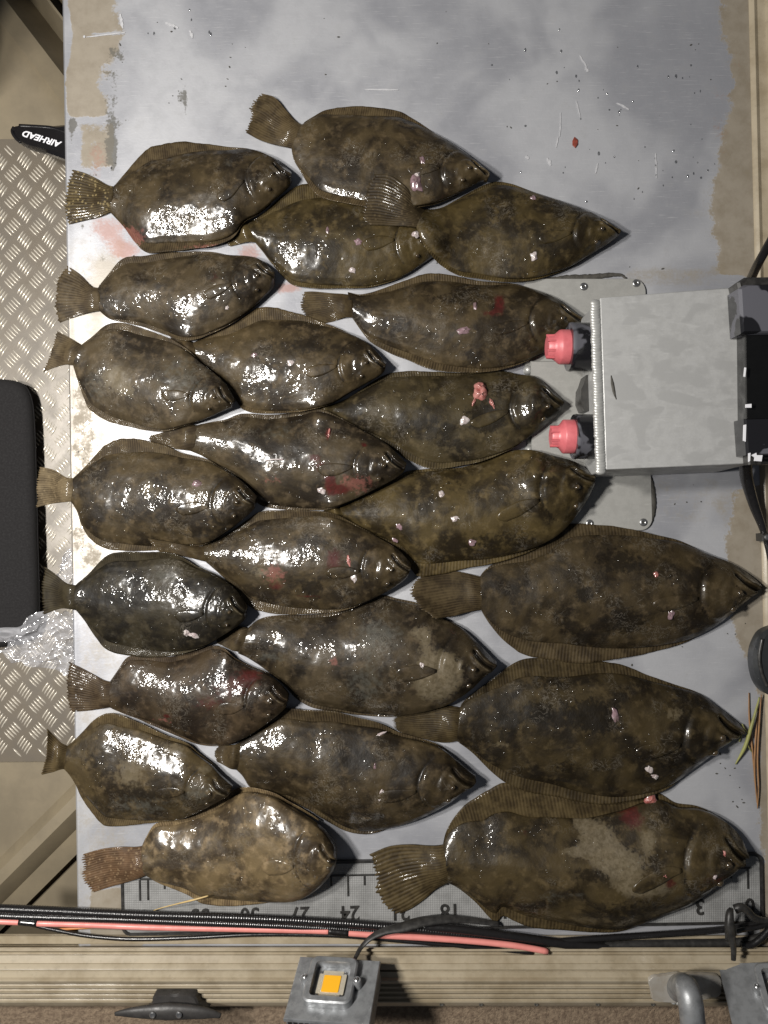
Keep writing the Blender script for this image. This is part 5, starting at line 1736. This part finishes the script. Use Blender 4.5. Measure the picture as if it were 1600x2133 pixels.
def film(name, corners, z, n, m, amp, seed, label, parent=None):
    A_, B_, C_, D_ = [np.array(c, dtype=float) for c in corners]
    u = np.linspace(0, 1, n)[:, None, None]
    v = np.linspace(0, 1, m)[None, :, None]
    Q = (A_ * (1 - u) + B_ * u) * (1 - v) + (D_ * (1 - u) + C_ * u) * v
    uu, vv = np.broadcast_arrays(u[..., 0], v[..., 0])
    Q = Q.copy()
    ed = np.minimum(np.minimum(uu, 1 - uu), np.minimum(vv, 1 - vv))
    Q[..., 0] += (fnoise(uu * 5 + seed, vv * 5, seed, 2) - 0.5) * 38 * (1 - sstep(0, .3, ed) * 0.6)
    Q[..., 1] += (fnoise(uu * 5, vv * 5 + seed, seed + 4, 2) - 0.5) * 38 * (1 - sstep(0, .3, ed) * 0.6)
    n1 = np.abs(fnoise(uu * 2.2 + seed + 0.8 * vv, vv * 6 + uu, seed + 7, 2) - 0.5) * 2
    n2 = np.abs(fnoise(uu * 6 + vv * 3, vv * 5 - uu * 4, seed + 9, 2) - 0.5) * 2
    zz = z + amp * (1 - n1) ** 3 + 0.5 * amp * (1 - n2) ** 4
    P = np.stack([(Q[..., 0] - CX) * S * (H - z) / H, (CY - Q[..., 1]) * S * (H - z) / H, zz], -1)
    F = grid_faces(n, m)[:, ::-1]
    o = mk(name, P.reshape(-1, 3), F, M_FILM, parent)
    if label:
        tag(o, label, "plastic bag")
    return o


film("plastic_bag", [(2, 1308), (172, 1262), (172, 1398), (28, 1388)], -0.045, 90, 60, 0.010, 3, "crumpled clear plastic bag lying between the black padded block and the deck edge")
film("plastic_film", [(136, 1150), (175, 1140), (175, 1245), (112, 1235)], -0.07, 40, 40, 0.006, 8, "smooth flap of clear plastic tucked under the deck edge by a fish tail")

# black paddle blade with white lettering
zp = -0.085
pb = empty("paddle", W3(90, 295, zp))
tag(pb, "glossy black paddle blade with white lettering, poking out from under the deck", "paddle")
ol = smooth_curve([(24, 268), (27, 261), (50, 260), (100, 260), (125, 258), (200, 252), (200, 350), (131, 328), (85, 312), (56, 304), (38, 294), (27, 281)], 70, True)
b = MB()
b.prism([tuple(p) for p in poly_px([tuple(q) for q in ol], zp)], zp - 0.016, zp, bevel=0.005)
b.build("blade", M_BLKG, pb)
V, F = tube([W3(x, y, zp - 0.001) for x, y in ((40, 262), (80, 264), (110, 267), (140, 276), (200, 286))], 0.0032, 8, 40, 0.6)
mk("ridge", V, F, M_BLKG, pb)
V, F = tube([W3(x, y, zp - 0.004) for x, y in ((30, 265), (26, 274), (33, 287), (44, 297))], 0.003, 8, 30)
mk("rim", V, F, M_BLKG, pb)
p = W3(88, 289, zp + 0.0006)
ang = math.atan2(-(299 - 275), (128 - 50)) + math.pi
text_mesh("AIRHEAD", 0.0135, 0.0003, Matrix.Translation(p) @ Matrix.Rotation(ang, 4, 'Z'), "lettering", M_WHITE, pb, 0.25, 0.0004, 1.12)

# ------------------------------------------------------------------ small litter: needles, straw, flecks, droplets


def strand(path, r, m):
    V, F = tube([W3(*p) for p in path], r, 6, 40)
    return V, F


V, F = strand([(1582, 1452, .006), (1576, 1475, .010), (1566, 1510, .012), (1552, 1555, .008), (1532, 1592, .003)], [1.6 * S, 3 * S, 4 * S, 4 * S, 1.2 * S], M_GREEN)
o = mk("pine_sprig", V, F, M_GREEN)
tag(o, "greenish yellow pine sprig lying at the nose of the large dark fish", "sprig")
for q, path in enumerate(([(1552, 1520, .012), (1545, 1530, .006), (1540, 1545, .003)], [(1560, 1530, .012), (1552, 1520, .010), (1546, 1508, .004)], [(1556, 1548, .009), (1562, 1560, .005), (1566, 1566, .003)])):
    V, F = strand(path, 1.4 * S, M_GREEN)
    mk("side_needle", V, F, M_GREEN, o)
ng = "brown pine needles by the hull rail"
for path, lab in (([(1586, 1447, .007), (1582, 1500, .006), (1578, 1580, .005), (1580, 1640, .005), (1578, 1684, .004)], "straight brown pine needle touching the tan hull rail"),
                  ([(1580, 1465, .005), (1574, 1540, .004), (1572, 1610, .003), (1578, 1680, .004)], "brown pine needle beneath the green sprig"),
                  ([(1560, 1443, .003), (1561, 1500, .003), (1568, 1570, .003), (1577, 1672, .003)], "thin brown pine needle bent away from the hull rail")):
    V, F = strand(path, [1 * S, 2 * S, 1.8 * S, 1 * S], M_NEEDLE)
    o = mk("pine_needle", V, F, M_NEEDLE)
    tag(o, lab, "pine needle", ng)
V, F = strand([(434, 1866, .030), (405, 1874, .032), (372, 1882, .022), (330, 1893, .010), (306, 1902, .007)], [1.6 * S, 2 * S, 1.4 * S, 1 * S, .7 * S], M_STRAW)
tag(mk("straw", V, F, M_STRAW), "yellow straw slanting from the palest fish onto the ruler", "straw")
z_ = on_stack(572, 958) + 0.001
V, F = strand([(553, 959, z_), (572, 957, z_ + .0006), (590, 957, z_)], 1.8 * S, M_WHITEF)
tag(mk("bone_sliver", V, F, M_WHITEF), "short white sliver lying on the back of the fish with the bloody gill", "sliver")
b = MB()
p = W3(1197, 298, 0.0008)
ol = [(1196, 286), (1203, 292), (1203, 302), (1198, 309), (1192, 303), (1192, 294)]
b.prism([tuple(q) for q in poly_px(ol, 0)], 0.0006, 0.0024, bevel=0.0006)
o = b.build("blood_fleck", simple("dried blood", (0.26, 0.06, 0.04), 0.35, 0, 0.2, 200, 0.3))
tag(o, "small red brown scrap on the bare metal above the fish", "scrap")

# scattered flecks of grit and weed on the deck (uncountable)
b = MB()
spots = [(480, 120), (478, 140), (474, 165), (484, 92), (470, 180), (1056, 264), (1064, 266), (1285, 262), (1290, 240), (1439, 94), (1455, 92), (1448, 104), (1330, 335), (1160, 170), (1245, 270), (1480, 166), (1140, 175), (1380, 560),
         (1250, 1040), (1262, 1034), (1290, 1042), (1300, 1046), (1310, 1100), (1405, 1050), (1430, 1046), (1460, 1045), (1290, 1060), (1500, 1590), (1510, 1600), (1520, 1615), (1530, 1600), (1540, 1640), (1500, 1570), (1545, 1665), (1535, 1680),
         (255, 130), (240, 340), (232, 350), (378, 165), (372, 190), (360, 200), (352, 215), (200, 365), (1316, 1385)]
for (x, y) in spots + [(random.uniform(250, 1500), random.uniform(10, 560)) for _ in range(22)] + [(random.uniform(1380, 1560), random.uniform(990, 1680)) for _ in range(22)]:
    r_ = random.uniform(0.5, 1.5) * S
    a = random.uniform(0, math.pi)
    e = random.uniform(1.0, 2.6)
    ol = []
    for k in range(7):
        t = 2 * math.pi * k / 7
        px_, py_ = r_ * e * math.cos(t), r_ * math.sin(t) * random.uniform(.7, 1.2)
        ol.append((px_ * math.cos(a) - py_ * math.sin(a), px_ * math.sin(a) + py_ * math.cos(a)))
    c = W(x, y)
    b.prism([(c[0] + p_[0], c[1] + p_[1]) for p_ in ol], 0.0003, 0.0008 + r_ * 0.3)
tag(b.build("debris_flecks", M_GRIME), kind="stuff")
# pale streaks standing in for wet glints and drips on the metal
b = MB()
for (x0, y0, x1, y1, w) in ((1168, 235, 1166, 285, 2.2), (1163, 285, 1158, 308, 2.6), (1207, 115, 1222, 140, 3), (1219, 140, 1225, 150, 5), (1200, 210, 1209, 245, 2), (1096, 325, 1100, 332, 6), (1140, 330, 1148, 345, 6), (1245, 340, 1240, 362, 3),
                        (1366, 320, 1367, 372, 2.5), (1284, 215, 1310, 228, 4), (760, 187, 830, 188, 3), (345, 48, 372, 58, 5), (395, 64, 402, 80, 5), (180, 78, 262, 68, 2.6), (174, 76, 178, 78, 5), (250, 30, 256, 60, 6)):
    c0, c1 = W(x0, y0), W(x1, y1)
    dd = (c1 - c0) / (np.linalg.norm(c1 - c0) + 1e-9)
    nn = np.array([-dd[1], dd[0]])
    k = 9
    up_, dn_ = [], []
    for q in range(k):
        t = q / (k - 1)
        ww = w * S * 0.5 * (0.25 + math.sin(math.pi * min(max(t, .04), .96)) ** .6 * random.uniform(.6, 1.1))
        c = c0 + (c1 - c0) * t + nn * random.uniform(-.4, .4) * w * S * 0.5
        up_.append(tuple(c + nn * ww))
        dn_.append(tuple(c - nn * ww))
    b.prism(dn_ + up_[::-1], 0.0003, 0.0009)
tag(b.build("glint_streaks", M_STREAK), kind="stuff")
# water beads on the bare metal
b = MB()
for (x, y) in [(random.gauss(1220, 95), random.uniform(60, 420)) for _ in range(30)] + [(1365, 330), (1366, 345), (1367, 365), (1338, 400), (1222, 420)] + [(random.uniform(300, 450), random.uniform(20, 80)) for _ in range(7)] + \
        [(random.uniform(1380, 1500), random.uniform(120, 400)) for _ in range(20)] + [(random.uniform(150, 215), random.uniform(780, 1150)) for _ in range(40)]:
    r_ = random.uniform(0.9, 2.8) * S
    b.lathe([(r_, 0.0004), (r_ * 0.9, r_ * 0.35), (r_ * 0.6, r_ * 0.55), (r_ * 0.2, r_ * 0.62)], Matrix.Translation(W3(x, y, 0.0)) @ Matrix.Diagonal((random.uniform(.7, 1.1), random.uniform(0.9, 1.8), 1, 1)), 10)
tag(b.build("water_droplets", M_WATER, ang=80), kind="stuff")
